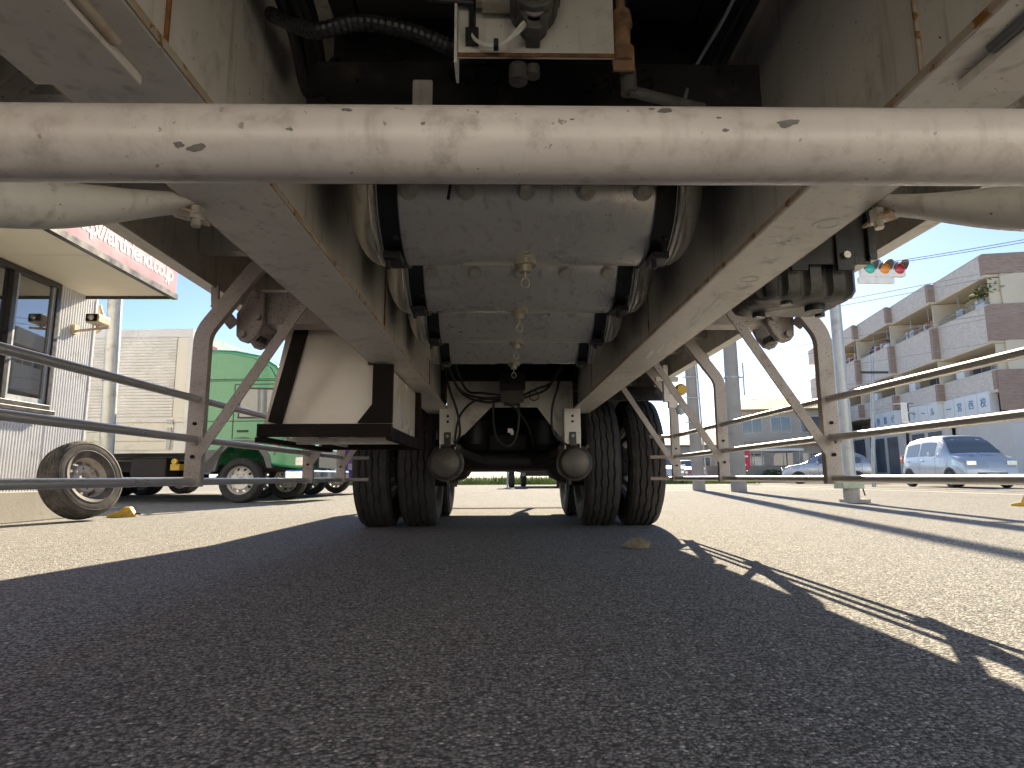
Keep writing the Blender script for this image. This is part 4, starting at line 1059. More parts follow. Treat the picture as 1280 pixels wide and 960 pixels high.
    # wheels
    for xw, tw in ((-1.04, 0), (-1.93-long_body*0.62, 1)):
        for yy in ((0.10, W-0.10) if not tw else (0.08, 0.31, W-0.31, W-0.08)):
            wh = bpy.data.objects.new('wheel', None); col.objects.link(wh); wh.parent = t; wh.location = (xw, yy, 0.355); wh.empty_display_size = 0.1
            link_mesh('tyre', C_T, wh, (0,0,0), (0,0,R(90)))
            link_mesh('rim', C_R, wh, (0,0,0), (0,0,R(-90) if yy < 1 else R(90)))
    return t
truck('green cab truck with silver corrugated box, nearest of the parked trucks', 'green_paint', (-3.13, 10.05, 0), R(-4))
truck('white truck with chrome bumper just behind the green truck', 'white_truck_paint', (-3.74, 12.5, 0), R(-4), detail=False, body_mat='body_white')
truck('purple cab truck parked beyond the white truck', 'purple_paint', (-3.47, 14.9, 0), R(-4), detail=False, body_mat='body_white')

# ================================================================ far centre
# grass verge, mesh fence and a parked trailer behind
gv = MB()
for k in range(9000):
    x = -12+rnd.random()*26; y = 33.8+rnd.random()*2.4
    h_ = 0.2+0.5*rnd.random()**2; a = rnd.random()*6.28; wv = 0.012+0.02*rnd.random(); lx = (rnd.random()-.5)*0.2
    gv.add([(x-wv*math.cos(a),y-wv*math.sin(a),0),(x+wv*math.cos(a),y+wv*math.sin(a),0),(x+lx,y+lx*.4,h_)], [(0,1,2)])
o = gv.build('grass_verge', 'grass', fix=False); tag(o, 'yellow green weeds along the back of the yard', 'grass', kind='stuff')
mf = thing('mesh_fence', 'green mesh fence behind the weeds at the back of the yard', 'fence', (0, 36.6, 0), world=True)
for k in range(9):
    MB().cyl((-14+k*2.4,36.6,0),(-14+k*2.4,36.6,1.8),0.03,8).build('post', 'net_green', mf)
fm = MB()
for k in range(19):
    z = 0.08+k*0.095
    fm.box(-14,5.2,36.595,36.605,z,z+0.022)
for k in range(131):
    x = -14+k*0.146
    fm.box(x,x+0.016,36.585,36.594,0.05,1.78)
fm.build('wire_mesh', 'net_green', mf)
pt = thing('parked_trailer', 'dark low trailer parked far behind between the twin tyres', 'trailer', (1.8, 24, 0), world=True)
MB().box(0.75,3.9,23.2,29,0.60,0.80).build('deck', 'galvanised', pt, bevel=0.02)
MB().box(0.9,3.7,23.3,28.6,0.44,0.595).build('frame', 'undercarriage', pt)
for x, y in ((0.98,27.6),(3.55,27.6),(0.98,28.3),(0.40,24.2)):
    wh = bpy.data.objects.new('wheel', None); col.objects.link(wh); wh.parent = pt; wh.location = (x-1.8, y-24, 0.355)
    link_mesh('tyre', C_T, wh, (0,0,0)); link_mesh('rim', C_R, wh, (0,0,0))
MB().cyl((0.22,22.0,0.0),(0.22,22.0,0.75),0.03,10).box(0.12,0.32,21.9,22.1,0.0,0.02).build('landing_leg', 'galvanised', pt)
MB().box(0.1,1.1,21.9,23.3,0.62,0.72).build('drawbar', 'undercarriage', pt)

# ================================================================ right side
def utility_pole(label, base, top, r0, r1, mat='pole_concrete', arms=(), name='utility_pole', cat='utility pole', grp=None):
    t = thing(name, label, cat, (base[0], base[1], 0), 0, grp, world=True)
    MB().tube([(base[0],base[1],0), top], [r0, r1], 24).build('shaft', mat, t, smooth=40)
    return t
p1 = utility_pole('thick concrete utility pole, nearer of the two beside the rails', (6.035,15.95), (5.95,15.9,9.5), 0.195, 0.14)
for z in (2.9, 5.4):
    MB().lathe([(0.165,0),(0.20,0),(0.20,0.05),(0.165,0.05)], (6.0,15.92,z), 'z', 20, closed=True).build('clamp_band', 'galvanised', p1)
MB().cyl((6.28,15.85,2.45),(6.28,15.85,3.3),0.02,8).box(6.1,6.28,15.84,15.86,2.9,2.94).build('side_rod', 'galvanised', p1)
MB().tube([(6.0,15.9,6.35),(10.0,16.75,6.35),(11.2,16.82,6.32)], 0.05, 12).build('signal_arm', 'galvanised', p1)
p2 = utility_pole('slimmer concrete utility pole, farther of the two beside the rails', (5.587,17.75), (5.30,17.6,9.0), 0.175, 0.12)
MB().tube([(5.75,17.6,0.4),(5.55,17.55,5.5)], 0.025, 8).build('conduit', 'galvanised', p2)
for z in (1.9, 2.6, 3.2):
    MB().bar((5.2,17.5,z),(5.65,17.5,z),0.03,0.03).build('step_bolt', 'galvanised', p2)
p3 = utility_pole('grey steel pole with pale green box low on it, right of trailer', (5.11,9.15), (5.00,9.0,5.6), 0.085, 0.075, 'galvanised')
MB().box(4.93,5.24,9.02,9.3,0.20,0.335).build('junction_box', 'pale_green', p3, bevel=0.012)
MB().cyl((5.11,9.15,0.04),(5.11,9.15,0.20),0.11,16).box(5.0,5.30,9.0,9.3,0.0,0.05).build('foot', 'concrete', p3, bevel=0.006)
MB().cyl((5.28,9.1,0.1),(5.22,9.1,0.33),0.01,6).build('strap_tail', 'wire_dark', p3)
# traffic signal
ts = thing('traffic_signal', 'horizontal traffic signal with green, amber and red lenses', 'traffic light', (10.7,16.6,6.1), R(2))
MB().box(-0.68,0.62,-0.06,0.12,-0.22,0.22).build('housing', 'white_paint', ts, bevel=0.05, seg=3)
MB().box(-0.75,0.30,-0.03,0.10,-0.42,-0.20).build('lower_housing', 'white_paint', ts, bevel=0.05, seg=3)
for k, (x, mm) in enumerate(((-0.43,'green_lens'),(0.0,'amber'),(0.43,'red_lens'))):
    ln = MB().lathe([(0.0,-0.10),(0.08,-0.095),(0.145,-0.075),(0.155,-0.055)], (x,0,0), 'y', 24).build('lens', mm, ts, smooth=60)
    pr_ = []
    v = MB(); K = 20
    vs_ = []
    for j in range(K+1):
        a = R(-10+200*j/K)
        for rr, yy in ((0.165,-0.06),(0.175,-0.06),(0.170,-0.36-0.0*j),(0.162,-0.36)):
            if yy < -0.1: yy = -0.10-0.26*math.sin(R(180*j/K))
            vs_.append((x+rr*math.cos(a), yy, rr*math.sin(a)))
    v.add(vs_, [(j*4+q_, (j+1)*4+q_, (j+1)*4+(q_+1)%4, j*4+(q_+1)%4) for j in range(K) for q_ in range(4)])
    v.build('visor', 'grey_trim', ts, smooth=40)
MB().cyl((0.0,0.06,0.2),(0.0,0.15,0.32),0.03,8).cyl((-0.4,0.06,0.2),(-0.4,0.1,0.30),0.03,8).build('bracket', 'galvanised', ts)
# crosswalk signal pole
p4 = utility_pole('slim pole with dark cross bar before the apartment block', (13.1,22.0), (13.45,22.0,4.65), 0.07, 0.06, 'galvanised', name='crossing_pole', cat='pole')
MB().box(12.95,13.95,21.9,21.96,4.03,4.11).build('cross_bar', 'wire_dark', p4)
MB().tube([(13.3,22,2.85),(14.3,22,2.95)],0.025,8).tube([(13.3,22,2.55),(13.7,22,2.85)],0.015,8).build('arm', 'galvanised', p4)
ps = thing('pedestrian_signal', 'small pedestrian signal on the arm of the crossing pole', 'traffic light', (14.42,21.9,2.60), R(50))
MB().box(-0.11,0.11,-0.08,0.12,-0.36,0.36).build('housing', 'white_paint', ps, bevel=0.03)
for z, mm in ((0.17,'dark_trim'),(-0.17,'dark_trim')):
    MB().box(-0.09,0.09,-0.1,-0.081,z-0.13,z+0.13).build('lens', mm, ps)
    MB().box(-0.12,0.12,-0.26,-0.101,z+0.14,z+0.16).build('visor', 'grey_trim', ps)

# ---------------------------------------------------------------- apartment block
AP = thing('apartment_block', 'three storey apartment block with tiled balconies and blue lettered sign', 'building', (23.25,28.5,0), R(-10.6))
# local: +y along the street away from the camera, -x towards the street
BAY, NB = 4.75, 5
ST = 0.32
PAR = ((9.93,10.92,'roof_fascia'), (6.70,8.43,'balcony_wall'), (4.38,5.28,'balcony_wall'))
MB().box(1.5,11,0.0,BAY*NB,0,10.2).build('wall', 'apt_wall', AP)
MB().box(-0.05,11,-0.16,-0.001,6.70,8.43).build('end_balcony', 'brick_brown', AP)
MB().box(-0.05,11,-0.16,-0.001,9.93,10.92).build('end_fascia', 'brick_brown', AP)
MB().box(0.02,11,-0.14,-0.002,3.38,5.28).build('end_wall', 'brick_brown', AP)
MB().box(0.3,11,-0.12,-0.002,0.0,3.379).build('end_wall', 'apt_white', AP)
MB().box(0.6,11,-0.10,-0.003,8.44,9.92).build('end_recess', 'apt_cream', AP)
MB().box(0.5,11,-0.10,-0.003,5.29,6.69).build('end_recess', 'apt_cream', AP)
for k in range(NB):
    y0_, y1_ = k*BAY, (k+1)*BAY
    dx = -ST*k
    for z0, z1, nm in PAR:
        fb = MB().box(dx-0.02,dx+0.14,y0_+0.30,y1_,z0,z1).build(nm, 'tile_facade', AP)
        MB().box(dx-0.02,dx+0.60,y0_-0.001,y0_+0.299,z0,z1).build('brick_return', 'brick_brown', AP)
        MB().box(dx-0.04,dx+0.17,y0_,y1_,z1+0.001,z1+0.05).build('coping', 'apt_white', fb)
    for zf in (9.80, 6.57, 4.25):
        MB().box(dx-0.015,1.6,y0_+0.001,y1_-0.002,zf,zf+0.13).build('floor_slab', 'apt_cream', AP)
    # party wall on the balcony and doors behind
    for zf in (6.70, 4.38):
        MB().box(dx+0.15,1.5,y0_+0.02,y0_+0.12,zf,zf+3.05 if zf > 6 else 6.55).build('party_wall', 'apt_cream', AP)
        MB().box(1.40,1.49,y0_+0.13,y1_-0.05,zf,zf+3.05 if zf > 6 else 6.55).build('back_wall', 'apt_cream' if zf > 6 else 'apt_wall', AP)
        for yy in (y0_+0.55, y0_+2.75):
            wn = MB().box(1.33,1.39,yy,yy+1.75,zf+0.1,zf+2.15).build('window', 'apt_white', AP)
            MB().box(1.315,1.329,yy+0.06,yy+0.84,zf+0.16,zf+2.09).box(1.315,1.329,yy+0.91,yy+1.69,zf+0.16,zf+2.09).build('pane', 'far_glass', wn)
    # hand rail above the third floor balcony, laundry hangers
    hr = MB(); zt_ = 8.75
    hr.tube([(dx+0.06,y0_+0.4,zt_),(dx+0.06,y1_-0.1,zt_)],0.025,6)
    for j in range(5): hr.cyl((dx+0.06,y0_+0.4+j*1.05,8.45),(dx+0.06,y0_+0.4+j*1.05,zt_),0.015,6)
    hr.build('hand_rail', 'galvanised', AP)
    lh = MB()
    for yy in (y0_+1.0, y0_+3.2):
        for xx in (dx+0.35,):
            lh.cyl((xx,yy,9.1),(xx,yy,9.8),0.02,6).cyl((xx,yy,9.1),(xx+0.5,yy,9.15),0.02,6)
    lh.build('laundry_hanger', 'galvanised', AP)
    if k % 2 == 0:
        MB().box(dx+0.25,dx+0.6,y0_+0.7,y0_+1.5,8.15,8.78).build('air_conditioner', 'body_white', AP, bevel=0.02)
    MB().box(dx+0.3,dx+0.6,y0_+3.3,y0_+4.1,5.30,5.9).build('air_conditioner', 'body_white', AP, bevel=0.02)
    # clothes on the line
    for j in range(7):
        yy = y0_+0.8+j*0.45+rnd.random()*0.2
        if rnd.random() < 0.75:
            zt2 = 8.95+0.1*rnd.random(); hh = 0.45+0.35*rnd.random(); ww = 0.18+0.2*rnd.random()
            MB().box(dx+0.28,dx+0.32,yy,yy+ww,zt2-hh,zt2).build('laundry', rnd.choice(['cloth_white','cloth_white','cloth_navy','cloth_red','galvanised']), AP)
    MB().tube([(dx+0.3,y0_+0.2,8.97),(dx+0.3,y1_-0.2,8.97)],0.015,6).build('laundry_pole', 'galvanised', AP)
    # ground floor
    MB().box(dx+0.30,dx+0.45,y0_,y1_-0.003,0.0,3.36).build('shop_wall', 'apt_white', AP)
    if k > 0:
        for j in range(2):
            yy = y0_+0.5+j*2.0
            wn = MB().box(dx+0.22,dx+0.299,yy,yy+1.7,0.5 if j else 0.05,2.9).build('shop_window', 'bronze_frame' if k > 2 else 'apt_white', AP)
            MB().box(dx+0.20,dx+0.219,yy+0.08,yy+0.82,0.6 if j else 0.15,2.82).box(dx+0.20,dx+0.219,yy+0.88,yy+1.62,0.6 if j else 0.15,2.82).build('pane', 'far_glass', wn)
# potted plant on the near balcony corner
ppl = MB()
for j in range(160):
    c_ = Vector((0.2+rnd.gauss(0,.22), 0.5+rnd.gauss(0,.5), 8.95+abs(rnd.gauss(0,.3)))); a = rnd.random()*6.28
    d1 = Vector((math.cos(a),math.sin(a),rnd.random()-.3))*0.12; d2 = Vector((-math.sin(a),math.cos(a),0.3))*0.05
    ppl.add([c_-d1,c_+d2,c_+d1,c_-d2],[(0,1,2,3)])
ppl.build('balcony_plant', 'leaf', AP, fix=False)['kind'] = 'stuff'
# sign panels with lettering
chars = ['塾','鶴','ゼ','ミ','ナ','ー','ル','一','宮','西','校']
np_ = len(chars)
yS0, yS1 = 0.55, 12.4
step = (yS1-yS0)/np_
for i, ch in enumerate(chars):
    # characters read from far (left in view) to near (right in view)
    ya = yS1-(i+1)*step; yb = yS1-i*step
    kk = int((ya+step/2)//BAY); dx = -ST*kk - 0.06
    sp_ = MB().box(dx-0.06,dx+0.34,ya+0.02,yb-0.02,3.36,4.37).build('sign_panel', 'sign_panel', AP, bevel=0.01)
    tme = text_mesh(ch, 0.50, 0.004, 1.0, 0.004, 'CENTER')
    if not tme.materials: tme.materials.append(M['sign_blue'])
    else: tme.materials[0] = M['sign_blue']
    link_mesh('lettering', tme, sp_, (dx-0.068, (ya+yb)/2, 3.69), (R(90), 0, R(-90)))
MB().box(0.24,0.299,2.0,2.6,1.1,1.9).build('notice_plate', 'white_paint', AP)

# ---------------------------------------------------------------- cars
CAR_T = tyre_mesh('car_tyre', 0.30, 0.17, 0.19, 'tyre_rubber', n=48)
CAR_R = rim_mesh('car_rim', 0.195, 0.12, 'rim_white', nh=7, dish=0.045, lug=5, bore=0.03, hand=0.03)
def car(label, paint, loc, rz, prof, belt, L, W, wheels, win_x, wind, glass='car_glass', tail=True, grp=None):
    """prof: (x, z) of the top line from rear to front; win_x: side pane x-ranges; wind: windscreen (cowl x, roof x)"""
    t = thing('car', label, 'car', loc, rz, grp)
    hw = W/2
    def zt(x):
        for (xa, za), (xb, zb_) in zip(prof, prof[1:]):
            if xa <= x <= xb:
                u = (x-xa)/(xb-xa) if xb > xa else 0
                u2 = u*u*(3-2*u)*0.5+u*0.5
                return za+(zb_-za)*u2
        return prof[-1][1]
    def hwx(x):
        e = min(x+L/2, L/2-x)
        return hw*(1-0.16*max(0, 1-e/0.55)**2)
    def sec(x):
        w_, z_ = hwx(x), zt(x)
        be = min(belt, z_-0.09)
        zb_ = 0.22
        tum = 0.30*(z_-be)
        rise = z_-be
        return [(w_*0.90,zb_),(w_*0.985,zb_+0.10),(w_,0.55*(zb_+be)),(w_*0.985,be),(w_-tum*0.75-0.012,be+rise*0.80),(w_-tum-0.06,be+rise*0.955),((w_-tum)*0.55,z_+0.008),(0,z_+0.015)]
    xs = []
    for (xa,_),(xb,_) in zip(prof, prof[1:]):
        k_ = max(1, int((xb-xa)/0.10))
        xs += [xa+(xb-xa)*i/k_ for i in range(k_)]
    xs.append(prof[-1][0])
    m = MB(); vs_ = []
    for x in xs:
        h_ = sec(x)
        vs_ += [(x,-y,z) for y, z in h_] + [(x,y,z) for y, z in h_[-2::-1]]
    k_ = 15
    fs_ = [(i*k_+j,i*k_+j+1,(i+1)*k_+j+1,(i+1)*k_+j) for i in range(len(xs)-1) for j in range(k_-1)]
    fs_ += [(i*k_,(i+1)*k_,(i+1)*k_+k_-1,i*k_+k_-1) for i in range(len(xs)-1)]
    fs_ += [tuple(range(k_)), tuple((len(xs)-1)*k_+j for j in range(k_))]
    m.add(vs_, fs_)
    body = m.build('body', paint, t, smooth=50)
    def side_pt(x, u, s, o_=0.006):
        h_ = sec(x); a, b = h_[3], h_[4]
        return (x, s*(a[0]+(b[0]-a[0])*u+o_), a[1]+(b[1]-a[1])*u)
    for s in (-1, 1):
        for xa, xb, u0, u1 in win_x:
            n_ = 8; vs_ = []
            for i in range(n_+1):
                x = xa+(xb-xa)*i/n_
                vs_ += [side_pt(x, u0, s), side_pt(x, u1, s)]
            MB().add(vs_, [(2*i,2*i+1,2*i+3,2*i+2) for i in range(n_)]).build('side_window', glass, body, smooth=60)
        gp = MB()
        for xd in [w_[0]-0.03 for w_ in win_x]+[win_x[-1][1]+0.02]:
            vs_ = [(xd+dx_, s*(sec(xd)[q_][0]+0.003), sec(xd)[q_][1]) for q_ in (1,2,3) for dx_ in (-0.005,0.005)]
            gp.add(vs_, [(0,1,3,2),(2,3,5,4)])
        gp.build('door_gap', 'dark_trim', body)
        for xd in [w_[0]+0.10 for w_ in win_x]:
            MB().box(xd,xd+0.17,s*(hw-0.008),s*(hw+0.03),belt-0.13,belt-0.09).build('door_handle', paint, body, bevel=0.01)
        xm = win_x[-1][1]+0.02
        MB().box(xm-0.05,xm+0.05,s*(hw+0.03),s*(hw+0.20),belt+0.02,belt+0.16).build('mirror', paint, body, bevel=0.03)
        xh = prof[-1][0]
        zh = zt(xh-0.35)-0.22
        hx_ = []
        for i in range(6):
            x = xh-0.52+i*0.10
            w_ = hwx(x)
            hx_ += [(x, s*(w_*1.0+0.008), min(zh, zt(x)-0.2)-0.03-0.012*i), (x, s*(w_*0.985+0.008), min(zh+0.17, zt(x)-0.10))]
        MB().add(hx_, [(2*i,2*i+1,2*i+3,2*i+2) for i in range(5)]).build('headlight', 'head_lens', body, smooth=60)
        MB().box(xh-0.03,xh+0.015,s*(hw*0.50),s*(hw*0.83),zh-0.06,zh+0.10).build('headlight', 'head_lens', body, bevel=0.02)
        xr0 = prof[0][0]
        MB().box(xr0-0.012,xr0+0.16,s*(hw*0.74),s*(hwx(xr0+0.16)+0.012),belt-0.18,belt+0.12).build('tail_light', 'red_lens', body, bevel=0.02)
        for xw in wheels:
            pr_ = arc(xw, 0.30, 0.345, 0, 180, 14)
            MB().prism(pr_+[(xw-0.345,0.215),(xw+0.345,0.215)], 'y', s*(hw-0.12), s*(hw+0.004)).build('wheel_arch', 'dark_trim', body)
            wh = bpy.data.objects.new('wheel', None); col.objects.link(wh); wh.parent = t; wh.location = (xw, s*(hw-0.075), 0.298); wh.empty_display_size = 0.1
            link_mesh('tyre', CAR_T, wh, (0,0,0), (0,0,R(90))); link_mesh('rim', CAR_R, wh, (0,0,0), (0,0,R(90)*s))
    # windscreen
    xc, xr_ = wind
    n_ = 8; vs_ = []
    for i in range(n_+1):
        x = xc+(xr_-xc)*i/n_
        h_ = sec(x)
        ww = h_[5][0]*0.99 if h_[5][1] > belt else h_[4][0]*0.95
        ww = min(ww, hw-0.12)
        nzv = Vector((0.5,0,0.85))*0.008
        vs_ += [(x+nzv.x,-ww,h_[5][1]+(h_[6][1]-h_[5][1])*0.15+nzv.z+0.004),(x+nzv.x,-ww*0.5,h_[6][1]+nzv.z),(x+nzv.x,0,h_[7][1]+nzv.z),(x+nzv.x,ww*0.5,h_[6][1]+nzv.z),(x+nzv.x,ww,h_[5][1]+(h_[6][1]-h_[5][1])*0.15+nzv.z+0.004)]
    MB().add(vs_, [(i*5+j,i*5+j+1,(i+1)*5+j+1,(i+1)*5+j) for i in range(n_) for j in range(4)]).build('windscreen', glass, body, smooth=60)
    xh = prof[-1][0]
    MB().box(xh-0.02,xh+0.012,-0.42,0.42,0.34,0.47).build('lower_grille', 'dark_trim', body, bevel=0.01)
    MB().box(xh+0.013,xh+0.02,-0.16,0.16,0.36,0.44).build('number_plate', 'white_paint', body)
    MB().box(-L/2+0.3,L/2-0.3,-hw*0.8,hw*0.8,0.16,0.23).build('underbody', 'undercarriage', t)
    return t
L_ = 3.9
van_prof = [(-1.93,0.62),(-1.90,1.05),(-1.74,1.44),(-1.52,1.60),(-0.9,1.68),(0.0,1.70),(0.45,1.65),(0.75,1.48),(1.05,1.20),(1.24,1.03),(1.50,0.98),(1.78,0.88),(1.90,0.74),(1.93,0.55)]
car('light blue compact van facing the camera on the road', 'blue_car_paint', (15.05,20.6,0), R(-98), van_prof, 0.98, 3.9, 1.69, (-1.28,1.22),
    [(-1.45,-0.62,0.08,0.86),(-0.54,0.42,0.08,0.88)], (1.18,0.50))
suv_prof = [(-2.13,0.62),(-2.10,0.98),(-1.95,1.12),(-1.62,1.42),(-1.30,1.55),(-0.5,1.60),(0.2,1.57),(0.55,1.42),(0.95,1.12),(1.20,1.02),(1.7,0.94),(2.0,0.82),(2.13,0.58)]
car('silver crossover seen from its tail, half behind the grey steel pole', 'silver_car_paint', (17.0,32.5,0), R(150), suv_prof, 0.98, 4.3, 1.77, (-1.32,1.33),
    [(-1.55,-0.75,0.10,0.80),(-0.66,0.38,0.08,0.86)], (1.10,0.50))
sed_prof = [(-2.0,0.60),(-1.98,0.95),(-1.6,1.02),(-1.1,1.38),(-0.4,1.46),(0.2,1.42),(0.85,1.02),(1.3,0.92),(1.8,0.82),(2.0,0.55)]
car('small white and pink car far off between the two concrete poles', 'pink_car_paint', (12.3,41,0), R(-97), sed_prof, 0.92, 4.0, 1.68, (-1.25,1.25),
    [(-0.95,-0.35,0.1,0.8),(-0.28,0.45,0.1,0.85)], (0.85,0.2))
car('pale car far off just right of the trailer tyre', 'white_car_paint', (9.6,36.5,0), R(-97), sed_prof, 0.92, 4.0, 1.68, (-1.25,1.25),
    [(-0.95,-0.35,0.1,0.8),(-0.28,0.45,0.1,0.85)], (0.85,0.2))

# ---------------------------------------------------------------- houses far right
def house(label, loc, rz, wx, wy, h, roof_h, wall, roof, storeys=2):
    t = thing('house', label, 'house', loc, rz)
    MB().box(-wx/2,wx/2,-wy/2,wy/2,0,h).build('wall', wall, t)
    e = 0.6; rg = wx*0.22
    rf = MB().add([(-wx/2-e,-wy/2-e,h),(wx/2+e,-wy/2-e,h),(wx/2+e,wy/2+e,h),(-wx/2-e,wy/2+e,h),(-rg,0,h+roof_h),(rg,0,h+roof_h),(-wx/2-e,-wy/2-e,h-0.12),(wx/2+e,-wy/2-e,h-0.12),(wx/2+e,wy/2+e,h-0.12),(-wx/2-e,wy/2+e,h-0.12)],
        [(0,1,5,4),(1,2,5),(2,3,4,5),(3,0,4),(6,9,8,7),(0,6,7,1),(1,7,8,2),(2,8,9,3),(3,9,6,0)]).build('roof', roof, t)
    for st in range(storeys):
        z = 0.9+st*2.7
        for j in range(3):
            x = -wx/2+wx*(j+0.5)/3
            wn = MB().box(x-0.75,x+0.75,-wy/2-0.06,-wy/2-0.001,z,z+1.25).build('window', 'apt_white', t)
            MB().box(x-0.67,x-0.03,-wy/2-0.07,-wy/2-0.061,z+0.07,z+1.18).box(x+0.03,x+0.67,-wy/2-0.07,-wy/2-0.061,z+0.07,z+1.18).build('pane', 'far_glass', wn)
        wn = MB().box(-wx/2-0.06,-wx/2-0.001,-0.8,0.8,z,z+1.25).build('window', 'apt_white', t)
        MB().box(-wx/2-0.07,-wx/2-0.061,-0.72,0.72,z+0.07,z+1.18).build('pane', 'far_glass', wn)
    if storeys > 1:
        MB().box(-wx/2-0.3,wx/2+0.3,-wy/2-0.9,-wy/2-0.08,2.75,2.95).build('lower_roof', roof, t)
    return t
house('two storey beige house with tan hip roof beyond the rails', (21.8,50,0), R(-12), 6.2, 7.0, 5.4, 1.3, 'house_wall', 'roof_tan')
house('low grey house with dark hip roof behind the concrete poles', (18.6,60,0), R(-8), 10.5, 8, 3.2, 1.5, 'house_wall_grey', 'roof_grey', 1)
house('grey two storey house between the beige house and the apartments', (28.2,52,0), R(-12), 7.0, 8, 5.6, 1.4, 'house_wall_grey', 'roof_grey')
house('far tan roofed house low over the trailer tyre', (14.5,82,0), R(-5), 9, 8, 3.0, 1.6, 'house_wall', 'roof_tan', 1)
cp = thing('carport', 'white roofed carport in front of the beige house', 'carport', (17.6,43,0), R(-10))
MB().box(-2.6,2.6,-1.8,1.8,2.05,2.2).build('roof', 'body_white', cp)
for x in (-2.4, 0, 2.4):
    for y in (-1.6, 1.6):
        MB().cyl((x,y,0),(x,y,2.05),0.05,8).build('post', 'galvanised', cp)
bw = thing('block_wall', 'tan garden wall below the beige house', 'wall', (19,41,0), R(-9))
MB().box(-5.2,4.6,-0.08,0.08,0,1.05).build('wall', 'block_wall', bw)
MB().box(-5.25,4.65,-0.11,0.11,1.051,1.10).build('coping', 'concrete', bw)
for x in (-5.2,-1.9,1.4,4.6):
    MB().box(x-0.14,x+0.14,-0.13,-0.081,0,1.05).build('pier', 'block_wall', bw)
# red sign on a stake
rs = thing('red_sign', 'small crimson sign board on a stake beside the concrete pole', 'sign', (11.66,30,0), R(-20))
MB().box(-0.29,0.29,-0.015,0.015,0.75,1.62).build('board', 'red_sign', rs)
MB().cyl((0.0,0.03,0),(0.0,0.03,1.6),0.02,8).build('stake', 'galvanised', rs)
MB().box(-0.2,-0.12,-0.02,-0.016,1.2,1.5).box(0.05,0.2,-0.02,-0.016,1.3,1.38).box(-0.2,0.1,-0.02,-0.016,0.9,0.97).box(-0.05,0.03,-0.02,-0.016,1.1,1.5).build('marks', 'white_paint', rs)
# shrubs
def shrub(label, loc, rx, rz, n):
    t = thing('shrub', label, 'shrub', loc)
    lf = MB()
    for k in range(n):
        d = Vector((rnd.gauss(0,1),rnd.gauss(0,1),rnd.gauss(0,1))).normalized()*(rnd.random()**0.4)
        c_ = Vector((d.x*rx,d.y*rx,rz+d.z*rz*0.9+0.05)); a = rnd.random()*6.28; b = rnd.random()*6.28
        d1 = Vector((math.cos(a)*math.cos(b),math.sin(a)*math.cos(b),math.sin(b)))*0.09
        d2 = d1.cross(Vector((rnd.random()-.5,rnd.random()-.5,rnd.random()))).normalized()*0.045
        lf.add([c_-d1,c_+d2,c_+d1,c_-d2],[(0,1,2,3)])
    lf.build('foliage', 'leaf', t, fix=False)
    st = MB()
    for k in range(5): st.tube([(0,0,0),((rnd.random()-.5)*rx,(rnd.random()-.5)*rx,rz*1.2)],[0.025,0.008],6)
    st.build('stem', 'roof_tan', t)
shrub('upright green shrub right of the crimson sign', (14.2,37.5,0), 0.55, 0.75, 700)
shrub('low spreading shrub by the tan garden wall', (17.0,39.0,0), 0.8, 0.4, 600)
shrub('dark rounded shrub on the verge left of the poles', (8.6,46,0), 1.0, 0.7, 600)

# overhead wires
def wire(label, a, b, sag, r=0.014):
    a, b = Vector(a), Vector(b)
    pts = []
    for i in range(25):
        t = i/24; p = a+(b-a)*t; p.z -= sag*4*t*(1-t); pts.append(p)
    tag(MB().tube(pts, r, 6).build('overhead_wire', 'cable_grey', smooth=60), label, 'wire', 'overhead wires on the right')
# ---------------------------------------------------------------- unseen building added behind the viewer to bounce sunlight forward
BOUNCE = thing('bounce_building', 'long pale blue unseen building added behind the viewer to bounce sunlight', 'building', (2, -15, 0))
MB().box(-26,26,-10,0,0,7.5).build('wall', 'bounce_blue', BOUNCE)
MB().box(-26.4,26.4,-10.4,0.5,7.501,7.8).build('roof', 'galvanised', BOUNCE)
for k in range(5):  # doors dressing the added building
    x = -20+k*10
    d = MB().box(x-2.2,x+2.2,0.001,0.06,0,4.2).build('shutter_door', 'apt_white', BOUNCE)
    fr = MB(); fr.box(x-2.35,x-2.21,0.001,0.12,0,4.35).box(x+2.21,x+2.35,0.001,0.12,0,4.35).box(x-2.2,x+2.2,0.001,0.12,4.201,4.35)
    fr.build('frame', 'galvanised', d)
def ext(a, b, k0, k1):
    a, b = Vector(a), Vector(b); return a-(b-a)*k0, b+(b-a)*k1
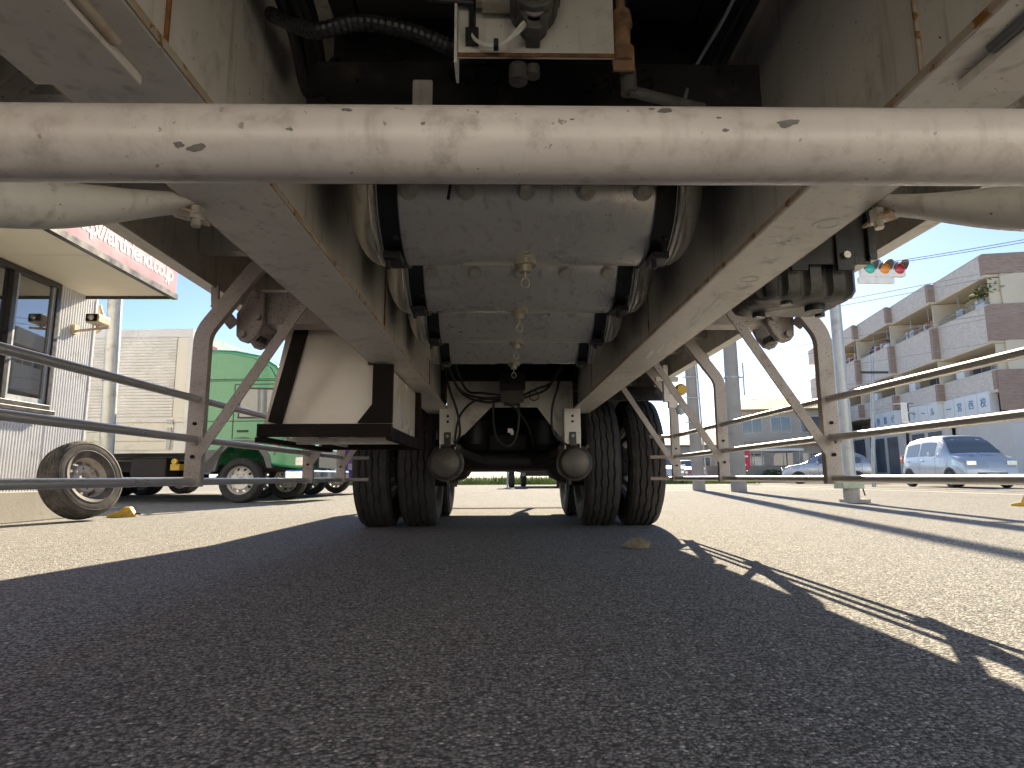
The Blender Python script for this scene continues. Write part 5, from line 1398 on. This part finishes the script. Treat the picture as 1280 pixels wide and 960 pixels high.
WR = [
 ('upper twin wire right of the traffic signal', (11.13,16.0,6.243), (12.5,14.0,6.074), 0.4, 3.0),
 ('lower twin wire right of the traffic signal', (11.13,16.05,6.20), (12.5,14.05,6.02), 0.4, 3.0),
 ('wire crossing just above the apartment roof, upper strand', (12.1,20,6.448), (15.08,17,6.519), 1.2, 1.5),
 ('wire crossing just above the apartment roof, lower strand', (11.87,20,6.226), (15.06,17,6.351), 1.2, 1.5),
 ('wire sloping across the upper balcony of the apartments', (8.77,30,5.262), (19.28,22,6.481), 0.6, 0.5),
 ('wire sloping across the middle of the apartments', (8.3,30,3.61), (19.07,22,4.828), 0.6, 0.5),
 ('wire passing the top of the slim crossing pole', (8.5,30,4.6), (19.2,22,5.5), 0.6, 0.5),
 ('wire high in the gap between the bent posts', (8.6,28,5.7), (15.0,20,5.6), 0.6, 0.5),
 ('faint wire just above the house roofs', (6.0,40,3.4), (24.0,34,4.4), 0.6, 0.5),
 ('faint second wire above the house roofs', (6.0,40,5.0), (24.0,34,5.9), 0.6, 0.5),
]
for lb_, a, b, k0, k1 in WR:
    a, b = ext(a, b, k0, k1); wire(lb_, a, b, 0.15, 0.010)
# small dry tuft on the asphalt
dt = MB()
for k in range(190):
    a = rnd.random()*6.28; r_ = rnd.random()**0.7*0.05
    x, y = math.cos(a)*r_*1.25, math.sin(a)*r_
    h_ = 0.014+0.05*rnd.random()*(1-r_/0.075); l_ = 0.03
    dx, dy = (rnd.random()-.5)*l_*2, (rnd.random()-.5)*l_*2
    dt.tube([(x,y,0.001),(x+dx*.5,y+dy*.5,h_),(x+dx*1.4,y+dy*1.4,h_*0.9)], 0.0010, 3, False)
o = dt.build('dry_tuft', 'dry_straw', fix=False); o.location = (0.742,3.46,0)
tag(o, 'small dry straw tuft lying in the shade near right tyres', 'dry grass')
# litter of grit on the near asphalt
gr = MB()
for k in range(900):
    y = 0.75+rnd.random()**1.6*3.5; x = (rnd.random()-.5)*2.0*(0.9+y*0.8); s_ = 0.0012+0.0022*rnd.random()**2
    c_ = Vector((x,y,s_*0.5)); a = rnd.random()*6.28
    u_ = Vector((math.cos(a),math.sin(a),0))*s_; v_ = Vector((-math.sin(a),math.cos(a),0))*s_*0.7
    gr.add([c_-u_,c_-v_,c_+u_,c_+v_,c_+Vector((0,0,s_*0.8)),c_-Vector((0,0,s_*0.6))],[(0,1,4),(1,2,4),(2,3,4),(3,0,4),(1,0,5),(2,1,5),(3,2,5),(0,3,5)])
o = gr.build('grit', 'concrete', fix=False); tag(o, 'loose grit scattered over the asphalt', 'grit', kind='stuff')
for o in bpy.data.objects:
    if '_w' in o: del o['_w']
